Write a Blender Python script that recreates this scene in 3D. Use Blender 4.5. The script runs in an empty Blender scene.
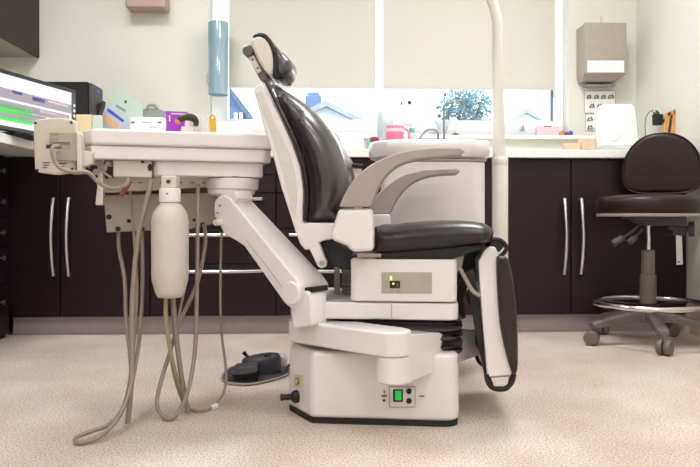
import bpy, math, random
from mathutils import Vector, Matrix
random.seed(7)
PI = math.pi
V = Vector
scene = bpy.context.scene
col = scene.collection
H, F, TH, HY = 0.575, 690.0, math.atan(26/690.0), 217.0     # eye height, focal length, turn to the right, horizon row

# ------------------------------------------------------------------ measuring helpers
def ray(px, py):
    a = (px-350)/F; b = (HY-py)/F
    return V((a*math.cos(TH)+math.sin(TH), math.cos(TH)-a*math.sin(TH), b))
EYE = V((0, 0, H))
def at(px, py, Y):
    d = ray(px, py); return EYE + d*(Y/d.y)
def onplane(px, py, p0, n):
    d = ray(px, py); return EYE + d*((p0-EYE).dot(n)/d.dot(n))
class Frame:
    def __init__(s, ox, oy, ang, oz=0):
        s.o = V((ox, oy, oz)); s.ux = V((math.cos(ang), math.sin(ang), 0)); s.uy = V((-math.sin(ang), math.cos(ang), 0))
    def w(s, x, y, z): return s.o + s.ux*x + s.uy*y + V((0, 0, z))
    def px(s, px, py, yl): return onplane(px, py, s.o + s.uy*yl, s.uy)
    def lx(s, p): return (p-s.o).dot(s.ux)
WF = Frame(0, 0, 0)

# ------------------------------------------------------------------ materials
def S(c):   # sRGB 0-255 to linear
    return tuple(((x/255)/12.92 if x/255 <= .04045 else ((x/255+.055)/1.055)**2.4) for x in c) + (1,)
def mat(name, c, rough=.5, metal=0, var=.04, scale=30, bump=0, coat=0, trans=0, spec=.5, emit=0, sheen=0):
    m = bpy.data.materials.new(name); m.use_nodes = True
    nt = m.node_tree; b = nt.nodes['Principled BSDF']
    lc = S(c)
    tc = nt.nodes.new('ShaderNodeTexCoord'); nz = nt.nodes.new('ShaderNodeTexNoise')
    nz.inputs['Scale'].default_value = scale; nz.inputs['Detail'].default_value = 4
    nt.links.new(tc.outputs['Object'], nz.inputs['Vector'])
    cr = nt.nodes.new('ShaderNodeValToRGB')
    cr.color_ramp.elements[0].position = .3; cr.color_ramp.elements[1].position = .7
    cr.color_ramp.elements[0].color = tuple(x*(1-var) for x in lc[:3])+(1,)
    cr.color_ramp.elements[1].color = tuple(min(1, x*(1+var)) for x in lc[:3])+(1,)
    nt.links.new(nz.outputs['Fac'], cr.inputs['Fac']); nt.links.new(cr.outputs['Color'], b.inputs['Base Color'])
    b.inputs['Roughness'].default_value = rough; b.inputs['Metallic'].default_value = metal
    b.inputs['Specular IOR Level'].default_value = spec
    if coat: b.inputs['Coat Weight'].default_value = coat; b.inputs['Coat Roughness'].default_value = .15
    if trans: b.inputs['Transmission Weight'].default_value = trans
    if emit:
        nt.links.new(cr.outputs['Color'], b.inputs['Emission Color']); b.inputs['Emission Strength'].default_value = emit
    if bump:
        bp = nt.nodes.new('ShaderNodeBump'); bp.inputs['Strength'].default_value = bump; bp.inputs['Distance'].default_value = .002
        nt.links.new(nz.outputs['Fac'], bp.inputs['Height']); nt.links.new(bp.outputs['Normal'], b.inputs['Normal'])
    return m
def floor_mat():
    m = mat('speckled_floor', (205, 190, 178), .5, spec=.3)
    nt = m.node_tree; b = nt.nodes['Principled BSDF']
    tc = nt.nodes.new('ShaderNodeTexCoord')
    n1 = nt.nodes.new('ShaderNodeTexNoise'); n1.inputs['Scale'].default_value = 190; n1.inputs['Detail'].default_value = 3; n1.inputs['Roughness'].default_value = .7
    n2 = nt.nodes.new('ShaderNodeTexNoise'); n2.inputs['Scale'].default_value = 3.5; n2.inputs['Detail'].default_value = 5
    for n in (n1, n2): nt.links.new(tc.outputs['Object'], n.inputs['Vector'])
    c1 = nt.nodes.new('ShaderNodeValToRGB'); e = c1.color_ramp.elements
    e[0].position = .33; e[0].color = S((104, 80, 70)); e[1].position = .46; e[1].color = S((212, 198, 187))
    x = e.new(.62); x.color = S((240, 229, 219))
    c2 = nt.nodes.new('ShaderNodeValToRGB'); e = c2.color_ramp.elements
    e[0].position = .3; e[0].color = S((232, 222, 216)); e[1].position = .7; e[1].color = (1, 1, 1, 1)
    mx = nt.nodes.new('ShaderNodeMix'); mx.data_type = 'RGBA'; mx.blend_type = 'MULTIPLY'; mx.inputs[0].default_value = 1
    nt.links.new(n1.outputs['Fac'], c1.inputs['Fac']); nt.links.new(n2.outputs['Fac'], c2.inputs['Fac'])
    nt.links.new(c1.outputs['Color'], mx.inputs[6]); nt.links.new(c2.outputs['Color'], mx.inputs[7])
    nt.links.new(mx.outputs[2], b.inputs['Base Color'])
    return m
def thin_mat(name, c, alpha, gloss=.06):   # clear or tinted sheet: see-through mixed with a coat of gloss
    m = bpy.data.materials.new(name); m.use_nodes = True; nt = m.node_tree
    nt.nodes.remove(nt.nodes['Principled BSDF']); out = nt.nodes['Material Output']
    tr = nt.nodes.new('ShaderNodeBsdfTransparent'); tr.inputs['Color'].default_value = tuple(.6+.4*x for x in S(c)[:3])+(1,)
    df = nt.nodes.new('ShaderNodeBsdfDiffuse'); df.inputs['Color'].default_value = S(c)
    gl = nt.nodes.new('ShaderNodeBsdfGlossy'); gl.inputs['Roughness'].default_value = .05
    m1 = nt.nodes.new('ShaderNodeMixShader'); m1.inputs[0].default_value = alpha
    m2 = nt.nodes.new('ShaderNodeMixShader'); m2.inputs[0].default_value = gloss
    nt.links.new(tr.outputs[0], m1.inputs[1]); nt.links.new(df.outputs[0], m1.inputs[2])
    nt.links.new(m1.outputs[0], m2.inputs[1]); nt.links.new(gl.outputs[0], m2.inputs[2]); nt.links.new(m2.outputs[0], out.inputs[0])
    return m
def blind_mat():
    m = bpy.data.materials.new('blind_cloth'); m.use_nodes = True; nt = m.node_tree
    nt.nodes.remove(nt.nodes['Principled BSDF']); out = nt.nodes['Material Output']
    tc = nt.nodes.new('ShaderNodeTexCoord'); nz = nt.nodes.new('ShaderNodeTexNoise'); nz.inputs['Scale'].default_value = 2.5
    cr = nt.nodes.new('ShaderNodeValToRGB'); cr.color_ramp.elements[0].color = S((206, 202, 191)); cr.color_ramp.elements[1].color = S((214, 212, 203))
    nt.links.new(tc.outputs['Object'], nz.inputs['Vector']); nt.links.new(nz.outputs['Fac'], cr.inputs['Fac'])
    df = nt.nodes.new('ShaderNodeBsdfDiffuse'); tl = nt.nodes.new('ShaderNodeBsdfTranslucent')
    mx = nt.nodes.new('ShaderNodeMixShader'); mx.inputs[0].default_value = .03
    nt.links.new(cr.outputs[0], df.inputs[0]); nt.links.new(cr.outputs[0], tl.inputs[0])
    nt.links.new(df.outputs[0], mx.inputs[1]); nt.links.new(tl.outputs[0], mx.inputs[2]); nt.links.new(mx.outputs[0], out.inputs[0])
    return m
def emit_mat(name, c, s):
    m = bpy.data.materials.new(name); m.use_nodes = True; nt = m.node_tree
    b = nt.nodes['Principled BSDF']; b.inputs['Base Color'].default_value = S(c)
    b.inputs['Emission Color'].default_value = S(c); b.inputs['Emission Strength'].default_value = s
    return m

M = dict(
    wall=mat('painted_wall', (220, 218, 208), .8, var=.015, scale=3, bump=.05),
    wallw=mat('white_paint', (240, 238, 233), .6, var=.01),
    ceil=mat('ceiling_paint', (240, 238, 234), .8, var=.01),
    floor=floor_mat(),
    cab=mat('dark_plum_laminate', (31, 13, 19), .45, var=.12, scale=60, spec=.35),
    cabin=mat('cabinet_shadow_gap', (14, 10, 12), .8),
    kick=mat('grey_kickboard', (172, 162, 164), .5),
    counter=mat('white_worktop', (240, 238, 232), .35, var=.02),
    steel=mat('brushed_handle', (214, 214, 218), .28, 1, var=.03),
    chrome=mat('chrome', (225, 222, 222), .12, 1, var=.02),
    white=mat('white_enamel', (229, 223, 223), .28, var=.012, scale=8, coat=.3),
    ivory=mat('ivory_plastic', (214, 205, 195), .4, var=.02, scale=8),
    cream=mat('cream_plastic', (204, 192, 178), .45, var=.03, scale=8),
    greyp=mat('warm_grey_plastic', (166, 152, 148), .42, var=.03),
    greymetal=mat('grey_panel', (176, 165, 158), .4, .3, var=.03),
    leather=mat('dark_brown_leather', (32, 19, 22), .34, var=.08, scale=140, bump=.04, coat=.12),
    leatherb=mat('dark_leather_back', (40, 28, 34), .3, var=.05, scale=60, coat=.5, spec=.9),
    stoolleather=mat('stool_leather', (36, 15, 14), .42, var=.1, scale=140, bump=.08, coat=.1, spec=.3),
    black=mat('black_rubber', (24, 21, 22), .55, var=.1),
    blackg=mat('black_gloss', (14, 13, 15), .25),
    charcoal=mat('charcoal_plastic', (66, 62, 68), .5, var=.1),
    bellows=mat('bellows_rubber', (66, 58, 62), .5, var=.1),
    stoolgrey=mat('stool_grey_plastic', (104, 95, 92), .5, var=.04),
    hose=mat('grey_beige_hose', (152, 136, 126), .5, var=.05),
    hoseo=mat('olive_hose', (152, 142, 108), .5, var=.05),
    bottle=mat('milky_bottle', (208, 198, 190), .35, var=.02, scale=20),
    lens=mat('smoked_panel', (176, 170, 158), .3, .2),
    polew=mat('pole_white', (228, 225, 217), .3, var=.01, coat=.2),
    shellgrey=mat('shell_grey', (208, 205, 198), .4),
    satin=mat('satin_spout', (150, 150, 154), .35, .6),
    knuckle=mat('knuckle_metal', (104, 96, 96), .35, .7),
    green=emit_mat('green_switch', (24, 165, 60), .7),
    yellowled=emit_mat('yellow_led', (240, 235, 120), .8),
    purple=mat('purple_packet', (168, 60, 200), .35),
    brown=mat('dark_olive_plastic', (58, 50, 34), .4),
    tan=mat('tan_tip', (190, 140, 80), .5),
    yellow=mat('yellow_plastic', (234, 176, 30), .35),
    paper=mat('white_paper', (240, 240, 236), .7),
    papergreen=mat('pale_green_paper', (204, 220, 208), .7),
    paperblue=mat('pale_blue_paper', (196, 206, 224), .7),
    orange=mat('orange_print', (238, 190, 140), .7),
    bluep=mat('blue_print', (70, 90, 190), .6),
    ink=mat('grey_ink', (92, 88, 86), .7),
    creambox=mat('cream_card', (240, 214, 170), .7),
    clip=mat('grey_clipboard', (150, 158, 152), .5),
    pink=mat('pink_plastic', (242, 120, 150), .35),
    pinkp=mat('pale_pink_card', (236, 200, 208), .6),
    teal=mat('teal_cap', (90, 190, 160), .4),
    red=mat('dark_red_cap', (140, 50, 44), .4),
    wood=mat('light_wood', (216, 188, 158), .5, var=.12, scale=20),
    woodd=mat('honey_wood', (206, 150, 84), .45, var=.15, scale=20),
    steelbox=mat('stainless_dispenser', (178, 170, 160), .38, .75, var=.05, scale=14),
    mauve=mat('mauve_plastic', (176, 146, 138), .5),
    cupb=thin_mat('blue_clear_tube', (186, 216, 226), .38, .1),
    glass=thin_mat('window_glass', (230, 240, 245), .02, .05),
    clear=thin_mat('clear_plastic', (225, 232, 236), .35, .1),
    blind=blind_mat(),
    frame=mat('window_frame_white', (238, 240, 240), .4, var=.01),
    gasket=mat('dark_gasket', (90, 104, 116), .6),
    screen=emit_mat('screen_white', (208, 204, 224), .55),
    sgrey=emit_mat('screen_grey', (150, 142, 152), .25),
    sgreen=emit_mat('screen_green', (50, 205, 70), .8),
    sblue=emit_mat('screen_blue', (60, 60, 150), .4),
    stan=emit_mat('screen_tan', (226, 208, 196), .4),
    dgrass=mat('outside_ground', (150, 156, 130), .9),
    housew=mat('house_render', (190, 196, 204), .9),
    houseb=mat('blue_grey_house', (84, 108, 146), .9),
    roof=mat('slate_roof', (140, 146, 156), .8, var=.15, scale=8),
    roofb=mat('slate_edge', (66, 84, 112), .8),
    leaf=mat('teal_foliage', (78, 120, 130), .8, var=.35, scale=5),
    bark=mat('bark', (70, 60, 52), .9),
    baseb=mat('tan_baseboard', (190, 168, 150), .5),
    sticker=mat('pale_green_sticker', (206, 204, 160), .6),
    light=emit_mat('lamp_diffuser', (255, 252, 245), 3.0),
)

# ------------------------------------------------------------------ mesh builder
class MB:
    def __init__(s): s.v = []; s.f = []; s.m = []
    def add(s, vs, fs, mi=0):
        o = len(s.v); s.v += [V(p) for p in vs]; s.f += [tuple(i+o for i in f) for f in fs]; s.m += [mi]*len(fs); return s
    def prism(s, pts, vec, mi=0):
        n = len(pts); vec = V(vec)
        return s.add(list(pts)+[p+vec for p in map(V, pts)], [tuple(range(n)), tuple(range(2*n-1, n-1, -1))]+[(i, i+n, (i+1) % n+n, (i+1) % n) for i in range(n)], mi)
    def box(s, x0, x1, y0, y1, z0, z1, fr=WF, mi=0):
        return s.prism([fr.w(x0, y0, z0), fr.w(x1, y0, z0), fr.w(x1, y0, z1), fr.w(x0, y0, z1)], fr.uy*(y1-y0), mi)
    def plan(s, pts, z0, z1, fr=WF, mi=0, top=1.0):
        n = len(pts); cx = sum(p[0] for p in pts)/n; cy = sum(p[1] for p in pts)/n
        a = [fr.w(x, y, z0) for x, y in pts]; b = [fr.w(cx+(x-cx)*top, cy+(y-cy)*top, z1) for x, y in pts]
        return s.rings([a, b], mi)
    def rings(s, rs, mi=0, caps=True, closed=False):
        n = len(rs[0]); vs = [p for r in rs for p in r]; fs = []
        k = len(rs)
        for j in range(k if closed else k-1):
            a = j*n; b = ((j+1) % k)*n
            fs += [(a+i, a+(i+1) % n, b+(i+1) % n, b+i) for i in range(n)]
        if caps and not closed: fs += [tuple(range(n-1, -1, -1)), tuple(range((k-1)*n, k*n))]
        return s.add(vs, fs, mi)
    def tube(s, pts, r, seg=10, mi=0, closed=False, flat=1.0):
        pts = [V(p) for p in pts]; n = len(pts); rs = r if isinstance(r, (list, tuple)) else [r]*n
        tang = []
        for i in range(n):
            a = pts[(i-1) % n] if (closed or i > 0) else pts[i]; b = pts[(i+1) % n] if (closed or i < n-1) else pts[i]
            t = b-a; tang.append(t.normalized() if t.length > 1e-9 else V((0, 0, 1)))
        up = V((0, 0, 1)) if abs(tang[0].z) < .9 else V((1, 0, 0))
        nrm = (up - tang[0]*up.dot(tang[0])).normalized(); out = []
        for i in range(n):
            if i: nrm = (nrm - tang[i]*nrm.dot(tang[i])).normalized()
            bn = tang[i].cross(nrm)
            out.append([pts[i]+(nrm*math.cos(2*PI*k/seg)+bn*math.sin(2*PI*k/seg)*flat)*rs[i] for k in range(seg)])
        return s.rings(out, mi, True, closed)
    def cyl(s, a, b, r, seg=20, mi=0, r2=None): return s.tube([a, b], [r, r if r2 is None else r2], seg, mi)
    def lathe(s, c, prof, seg=32, mi=0, sx=1, sy=1, axis=None):
        c = V(c); out = []
        if axis is None: X, Y, Z = V((1, 0, 0)), V((0, 1, 0)), V((0, 0, 1))
        else:
            Z = V(axis).normalized(); t = V((0, 0, 1)) if abs(Z.z) < .9 else V((1, 0, 0)); X = t.cross(Z).normalized(); Y = Z.cross(X)
        for r, z in prof: out.append([c+X*(r*sx*math.cos(2*PI*k/seg))+Y*(r*sy*math.sin(2*PI*k/seg))+Z*z for k in range(seg)])
        return s.rings(out, mi)
    def cushion(s, pts, vec, r, k=6, mi=0, inr=None, dome=.0):
        pts = [V(p) for p in pts]; vec = V(vec); W = vec.length; w = vec/W; n = len(pts)
        c = sum(pts, V())/n
        nor = V()
        for i in range(n): nor += (pts[i]-c).cross(pts[(i+1) % n]-c)
        sgn = 1 if nor.dot(w) > 0 else -1
        e1 = (pts[1]-pts[0]).normalized(); e2 = w.cross(e1); o = pts[0]
        R_ = inr or r
        P2 = [V(((p-o).dot(e1), (p-o).dot(e2))) for p in pts]
        def dist(q):
            best = 9
            for i in range(n):
                a, b = P2[i], P2[(i+1) % n]; ab = b-a; L = ab.length_squared
                t = max(0, min(1, (q-a).dot(ab)/L)) if L > 1e-12 else 0
                best = min(best, (q-a-ab*t).length)
            return best
        def inside(q):
            c = False
            for i in range(n):
                a, b = P2[i], P2[(i+1) % n]
                if (a.y > q.y) != (b.y > q.y) and q.x < (b.x-a.x)*(q.y-a.y)/(b.y-a.y)+a.x: c = not c
            return c
        extra = []
        for i in range(n):
            t = (P2[(i+1) % n]-P2[i-1]).normalized(); q_ = V((-t.y, t.x))
            for fr_ in (.06, .18, .36, .6):
                for sg in (1, -1):
                    q = P2[i]+q_*(R_*fr_*sg)
                    if inside(q) and dist(q) > R_*fr_*.93: extra.append(q)
        xs = [p.x for p in P2]; ys = [p.y for p in P2]; g = max(.006, R_*.3)
        x = min(xs)+g*.5
        while x < max(xs):
            y = min(ys)+g*.5
            while y < max(ys):
                q = V((x, y))
                if inside(q) and dist(q) > R_*.7: extra.append(q)
                y += g
            x += g
        from mathutils.geometry import delaunay_2d_cdt
        ov, oe, of, orv, _, _ = delaunay_2d_cdt(P2+extra, [], [list(range(n))], 1, 1e-7)
        ds = [dist(q) for q in ov]; dm_ = max(ds)
        vs = []; bd = {}
        for i, q in enumerate(ov):
            for k_ in orv[i]:
                if k_ < n: bd[k_] = i; ds[i] = 0
        Rm = min(R_, dm_)
        dep = [r*(1-math.sqrt(max(0, 1-(1-min(d, Rm)/Rm)**2))) - dome*min(1, d/dm_)**.8 for d in ds]
        N = len(ov); base_ = [o+e1*q.x+e2*q.y for q in ov]
        vs = [p+w*d for p, d in zip(base_, dep)]+[p+w*(W-d) for p, d in zip(base_, dep)]
        fs = [tuple(f) for f in of]+[tuple(i+N for i in reversed(f)) for f in of]
        fs += [(bd[i], bd[(i+1) % n], bd[(i+1) % n]+N, bd[i]+N) for i in range(n) if i in bd and (i+1) % n in bd and bd[i] != bd[(i+1) % n]]
        return s.add(vs, fs, mi)
    def ball(s, c, r, seg=14, mi=0, sx=1, sy=1, sz=1):
        return s.lathe(c, [(r*math.sin(PI*i/8) if 0 < i < 8 else r*.02, -r*sz*math.cos(PI*i/8)) for i in range(9)], seg, mi, sx, sy)

def spline(pts, n=6, closed=False):
    pts = [V(p) for p in pts]; L = len(pts); out = []
    for i in range(L if closed else L-1):
        g = lambda j: pts[j % L] if closed else pts[max(0, min(L-1, j))]
        p0, p1, p2, p3 = g(i-1), g(i), g(i+1), g(i+2)
        for k in range(n):
            t = k/n
            out.append(.5*((2*p1)+(p2-p0)*t+(2*p0-5*p1+4*p2-p3)*t*t+(3*p1-p0-3*p2+p3)*t**3))
    if not closed: out.append(pts[-1])
    return out

def tag(o, label=None, cat=None, group=None, kind=None):
    if label: o['label'] = label
    if cat: o['category'] = cat
    if group: o['group'] = group
    if kind: o['kind'] = kind
    return o
def thing(name, loc, label, cat, group=None):
    o = bpy.data.objects.new(name, None); col.objects.link(o); o.location = loc; o.empty_display_size = .1
    return tag(o, label, cat, group)
def off(p):
    v = V((0, 0, 0))
    while p: v += p.location; p = p.parent
    return v
def obj(name, mb, mats, parent=None, bevel=0, seg=2, ang=35, label=None):
    if not isinstance(mats, (list, tuple)): mats = [mats]
    if parent: o0 = off(parent)
    else:
        xs = [p.x for p in mb.v]; ys = [p.y for p in mb.v]; zs = [p.z for p in mb.v]
        o0 = V(((min(xs)+max(xs))/2, (min(ys)+max(ys))/2, min(zs)))
    me = bpy.data.meshes.new(name); me.from_pydata([tuple(p-o0) for p in mb.v], [], mb.f)
    for m in mats: me.materials.append(m)
    for p, mi in zip(me.polygons, mb.m): p.material_index = mi; p.use_smooth = True
    import bmesh
    bm = bmesh.new(); bm.from_mesh(me); bmesh.ops.recalc_face_normals(bm, faces=bm.faces[:]); bm.to_mesh(me); bm.free()
    me.set_sharp_from_angle(angle=math.radians(ang))
    o = bpy.data.objects.new(name, me); col.objects.link(o)
    if parent: o.parent = parent
    else: o.location = o0
    if bevel:
        b = o.modifiers.new('Bevel', 'BEVEL'); b.width = bevel; b.segments = seg; b.limit_method = 'ANGLE'; b.angle_limit = math.radians(ang); b.harden_normals = True
    if label: o['label'] = label
    return o
def struct(name, mb, m, bevel=0): return tag(obj(name, mb, m, None, bevel), kind='structure')
def tobj(name, mb, m, label, cat, group=None, bevel=0, **k): return tag(obj(name, mb, m, None, bevel, **k), label, cat, group)

# ================================================================== ROOM
XL, XR, YB, YF, ZC = -1.815, 1.815, 3.95, -2.2, 2.5
wx0, wx1, wz0, wz1 = -.655, 1.415, 1.045, 2.15
struct('floor', MB().box(XL-.1, XR+.1, YF-.1, YB+.15, -.1, 0), M['floor'])
struct('ceiling', MB().box(XL-.1, XR+.1, YF-.1, YB+.15, ZC, ZC+.1), M['ceil'])
struct('wall_left', MB().box(XL-.1, XL, YF, YB, 0, ZC), M['wall'])
struct('wall_right', MB().box(XR, XR+.1, YF, YB, 0, ZC), M['wall'])
struct('wall_front', MB().box(XL-.1, XR+.1, YF-.1, YF, 0, ZC), M['wall'])
wb = MB()
wb.box(XL-.1, wx0, YB, YB+.15, 0, ZC); wb.box(wx1, XR+.1, YB, YB+.15, 0, ZC)
wb.box(wx0, wx1, YB, YB+.15, 0, wz0); wb.box(wx0, wx1, YB, YB+.15, wz1, ZC)
struct('wall_back', wb, M['wall'])
# window frame, casement, panes
wf = MB(); y0, y1 = YB+.08, YB+.14
mx = at(380, 100, y0).x; g0, g1 = at(228, 100, y0).x, at(552.5, 100, y0).x
zb = at(300, 119.5, y0).z
wf.box(wx0, g0, y0, y1, wz0, wz1); wf.box(g1, wx1, y0, y1, wz0, wz1)
wf.box(g0, g1, y0, y1, wz0, zb); wf.box(g0, g1, y0, y1, wz1-.07, wz1); wf.box(mx-.022, mx+.022, y0, y1, zb, wz1-.07)
win = struct('window_1', wf, M['frame'], .004)
obj('window_gasket', MB().box(g1-.008, g1, y0-.004, y0+.02, zb, wz1-.07), M['gasket'], win)
for a, b in ((g0, mx-.022), (mx+.022, g1-.008)):
    obj('window_pane', MB().box(a, b, y0+.03, y0+.036, zb, wz1-.07), M['glass'], win)
struct('trim_1', MB().box(wx0-.03, 1.63, YB-.04, YB+.08, wz0-.022, wz0), M['wallw'], .004)     # window sill board
# architrave strip on the left of the window
# baseboards
bb = MB().box(XR-.015, XR, YF, 3.34, 0, .155); struct('baseboard_right', bb, M['baseb'], .004)
struct('trim_2', MB().box(XR-.022, XR, YF, 3.34, .155, .172), M['black'], .003)
struct('baseboard_left', MB().box(XL, XL+.015, YF, .85, 0, .12), M['baseb'], .004)
struct('baseboard_front', MB().box(XL+.015, XR-.022, YF, YF+.015, 0, .12), M['baseb'], .004)

# roller blinds
def blind(px0, px1, pyb, label):
    Y = YB+.04; a = at(px0, pyb, Y); b = at(px1, pyb, Y)
    t = thing('roller_blind', ((a.x+b.x)/2, Y, a.z), label, 'blind', None)
    m = MB(); n = 24
    rows = [[V((a.x+(b.x-a.x)*i/n, Y+.0015*math.sin(i*1.1), z)) for i in range(n+1)] for z in (a.z+.012, 1.5, 2.08)]
    vs = [p for r in rows for p in r]; k = n+1
    vs2 = [p+V((0, .002, 0)) for p in vs]
    fs = [(j*k+i, j*k+i+1, (j+1)*k+i+1, (j+1)*k+i) for j in range(2) for i in range(n)]
    m.add(vs, fs); m.add(vs2, fs)
    obj('cloth', m, M['blind'], t)
    obj('bottom_bar', MB().box(a.x, b.x, Y-.004, Y+.007, a.z, a.z+.012), M['blind'], t, .002)
    obj('roller', MB().cyl((a.x, Y, 2.1), (b.x, Y, 2.1), .022), M['blind'], t)
    return t
blind(229, 375.5, 88, 'cream roller blind on the left, behind the chair headrest')
blind(383.5, 555, 89, 'cream roller blind on the right, behind the white lamp pole')
cd = MB(); xx = at(379, 50, YB+.02).x
cd.tube([(xx-.008, YB+.015, 2.08), (xx-.008, YB+.015, 1.36), (xx, YB+.015, 1.335), (xx+.008, YB+.015, 1.36), (xx+.008, YB+.015, 2.08)], .0022, 6)
tobj('blind_cord', cd, M['wallw'], 'white looped bead cord hanging between the two blinds', 'cord')

# ================================================================== OUTSIDE
tag(obj('outside_ground', MB().box(-30, 30, 4.2, 60, -.4, -.3), M['dgrass']), kind='structure')
def house(pl, label, wallm, roofm, eL, ridge, eR, Y, dep, chim=None):
    # gable end facing the room: eaves left, ridge, eaves right given where they stand
    a, r, b = at(*eL, Y), at(*ridge, Y), at(*eR, Y)
    t = thing('house', ((a.x+b.x)/2, Y, -.3), label, 'house')
    obj('wall', MB().prism([V((a.x, Y, -.3)), V((b.x, Y, -.3)), b, r, a], (0, dep, 0)), wallm, t)
    m = MB(); o = V((0, -.12, 0)); th = V((0, 0, .09))
    for p, q in ((a, r), (r, b)):
        m.prism([p+o, q+o, q+o+th, p+o+th], (0, dep+.24, 0))
    obj('roof', m, roofm, t)
    if chim:
        c0, c1, c2 = chim
        p, q = at(c0, c2, Y+.3), at(c1, c2, Y+.3)
        c = obj('chimney', MB().box(p.x, q.x, Y+.3, Y+.8, 2.0, p.z), M['houseb'], t, .02)
        mm = MB()
        for x in (p.x+.09, (p.x+q.x)/2, q.x-.09): mm.cyl((x, Y+.55, p.z), (x, Y+.55, p.z+.08), .06, 10)
        obj('chimney_pot', mm, M['houseb'], c)
    return t
house(None, 'grey slate roofed house with chimney outside the left window', M['housew'], M['roof'], (284, 128), (326, 107), (380, 134), 11, 4, (305, 321.5, 95))
h2 = house(None, 'blue grey gable end outside, at the left edge of window', M['houseb'], M['roofb'], (196, 140), (224, 86), (253, 124), 8.5, 3)
mw = MB()
for px in (236, 241.5):
    a, b = at(px-1.6, 122, 8.5), at(px+1.6, 113, 8.5); mw.box(a.x, b.x, 8.46, 8.5, a.z, b.z)
obj('window', mw, M['paper'], h2)
house(None, 'low pale roofs outside the right end of window', M['housew'], M['roof'], (510, 124), (525, 113), (540, 121), 16, 5)
# tree
tx = at(466, 110, 9)
t = thing('tree', (tx.x, 9, -.3), 'teal leafy tree outside, behind the tall gooseneck tap', 'tree')
tk = MB().tube([(tx.x, 9, -.3), (tx.x+.03, 9, 1.0), (tx.x, 9, 1.7)], [.09, .06, .03], 8)
for k in range(6):
    a = k*1.05; tk.tube([(tx.x, 9, 1.2+.06*k), (tx.x+.3*math.cos(a), 9+.2*math.sin(a), 1.65+.08*k)], [.03, .01], 6)
obj('trunk', tk, M['bark'], t)
lf = MB()
for k in range(1500):
    a = random.random()*2*PI; u = random.uniform(-1, 1); rr = random.random()**.4
    if math.sin(3*a+u*5)*math.cos(4*u) > .72: continue
    c = V((tx.x+.40*rr*math.cos(a)*math.sqrt(1-u*u), 9+.3*rr*math.sin(a)*math.sqrt(1-u*u), tx.z+.02+.30*rr*u))
    d1 = V((random.uniform(-1, 1), random.uniform(-1, 1), random.uniform(-1, 1))).normalized(); d2 = d1.orthogonal().normalized(); s_ = random.uniform(.016, .03)
    lf.add([c-d1*s_*1.4, c+d2*s_*.8, c+d1*s_*1.4, c-d2*s_*.8], [(0, 1, 2, 3)])
obj('foliage', lf, M['leaf'], t)

# ================================================================== FITTED CABINETS
YD, YCt = 3.38, 3.35
def dx(px): return at(px, 217, YD).x
zt, zbm = .862, .092
def bow(m, x, z0, z1, y=YD, horiz=False, x1=None):
    n = 14; pts = []
    for i in range(n+1):
        u = i/n; bulge = .012+.028*math.sin(PI*u)
        pts.append((x+(x1-x)*u, y-bulge, z0) if horiz else (x, y-bulge, z0+(z1-z0)*u))
    a, b = pts[0], pts[-1]
    pts = [(a[0], y, a[2])]+pts+[(b[0], y, b[2])]
    m.tube(pts, .0085, 10)
hz0, hz1 = at(60, 275.5, YD-.02).z, at(60, 198.5, YD-.02).z
def base_cab(x0, x1, fronts, label, kind):
    t = thing('base_cabinet' if kind == 'door' else 'drawer_cabinet', ((x0+x1)/2, YD, .001), label, 'cabinet')
    obj('carcass', MB().box(x0+.001, x1-.001, YD+.02, YB-.002, zbm, zt), M['cabin'], t)
    g = .0025
    if kind == 'door':
        for a, b, hx in fronts:
            d = obj('door', MB().box(a+g, b-g, YD, YD+.019, zbm, zt-.004), M['cab'], t, .0015)
            if hx is not None:
                m = MB(); bow(m, hx, hz0, hz1); obj('handle', m, M['steel'], d, label='curved brushed metal handle')
    else:
        for za, zb_, h in fronts:
            d = obj('drawer', MB().box(x0+g, x1-g, YD, YD+.019, za+g, zb_-g), M['cab'], t, .0015)
            if h:
                m = MB(); bow(m, x0+.07, h, h, horiz=True, x1=x1-.07); obj('handle', m, M['steel'], d, label='long brushed metal bar handle')
    return t
zy = lambda py: at(250, py, YD).z
X162, X276, X390, X452, X571 = dx(150), dx(276), dx(390), dx(452), dx(571)
base_cab(XL+.002, X162, [(XL+.002, dx(60), at(53.8, 217, YD).x), (dx(60), X162, at(69, 217, YD).x)], 'black double door base cabinet in the left corner, two bowed handles', 'door')
rows = [(zbm, zy(264), zy(271)), (zy(264), zy(228.5), zy(235)), (zy(228.5), zy(193), zy(199)), (zy(193), zy(175), None), (zy(175), zt-.002, None)]
base_cab(X162, X276, rows, 'dark drawer cabinet behind the white sloping delivery arm', 'drawer')
base_cab(X276, X390, rows, 'dark drawer cabinet behind the dental chair backrest', 'drawer')
base_cab(X390, X452, [(X390, X452, None)], 'narrow dark base cabinet behind the spittoon', 'door')
base_cab(X452, XR-.004, [(X452, X571, at(563.8, 217, YD).x), (X571, XR-.006, at(580.5, 217, YD).x)], 'dark double door base cabinet behind the stool, two bowed handles', 'door')
tag(obj('trim_3', MB().box(XL+.3, XR-.006, YD+.045, YD+.06, .0, .087), M['kick']), kind='structure')
# worktops
XLc = -1.262
wt = MB().plan([(XL+.002, YB-.002), (XR-.002, YB-.002), (XR-.002, YCt), (XLc, YCt), (XLc, .9), (XL+.002, .9)][::-1], .866, .906)
tobj('worktop', wt, M['counter'], 'white L-shaped worktop running along the back and left walls', 'worktop', bevel=.004)
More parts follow.
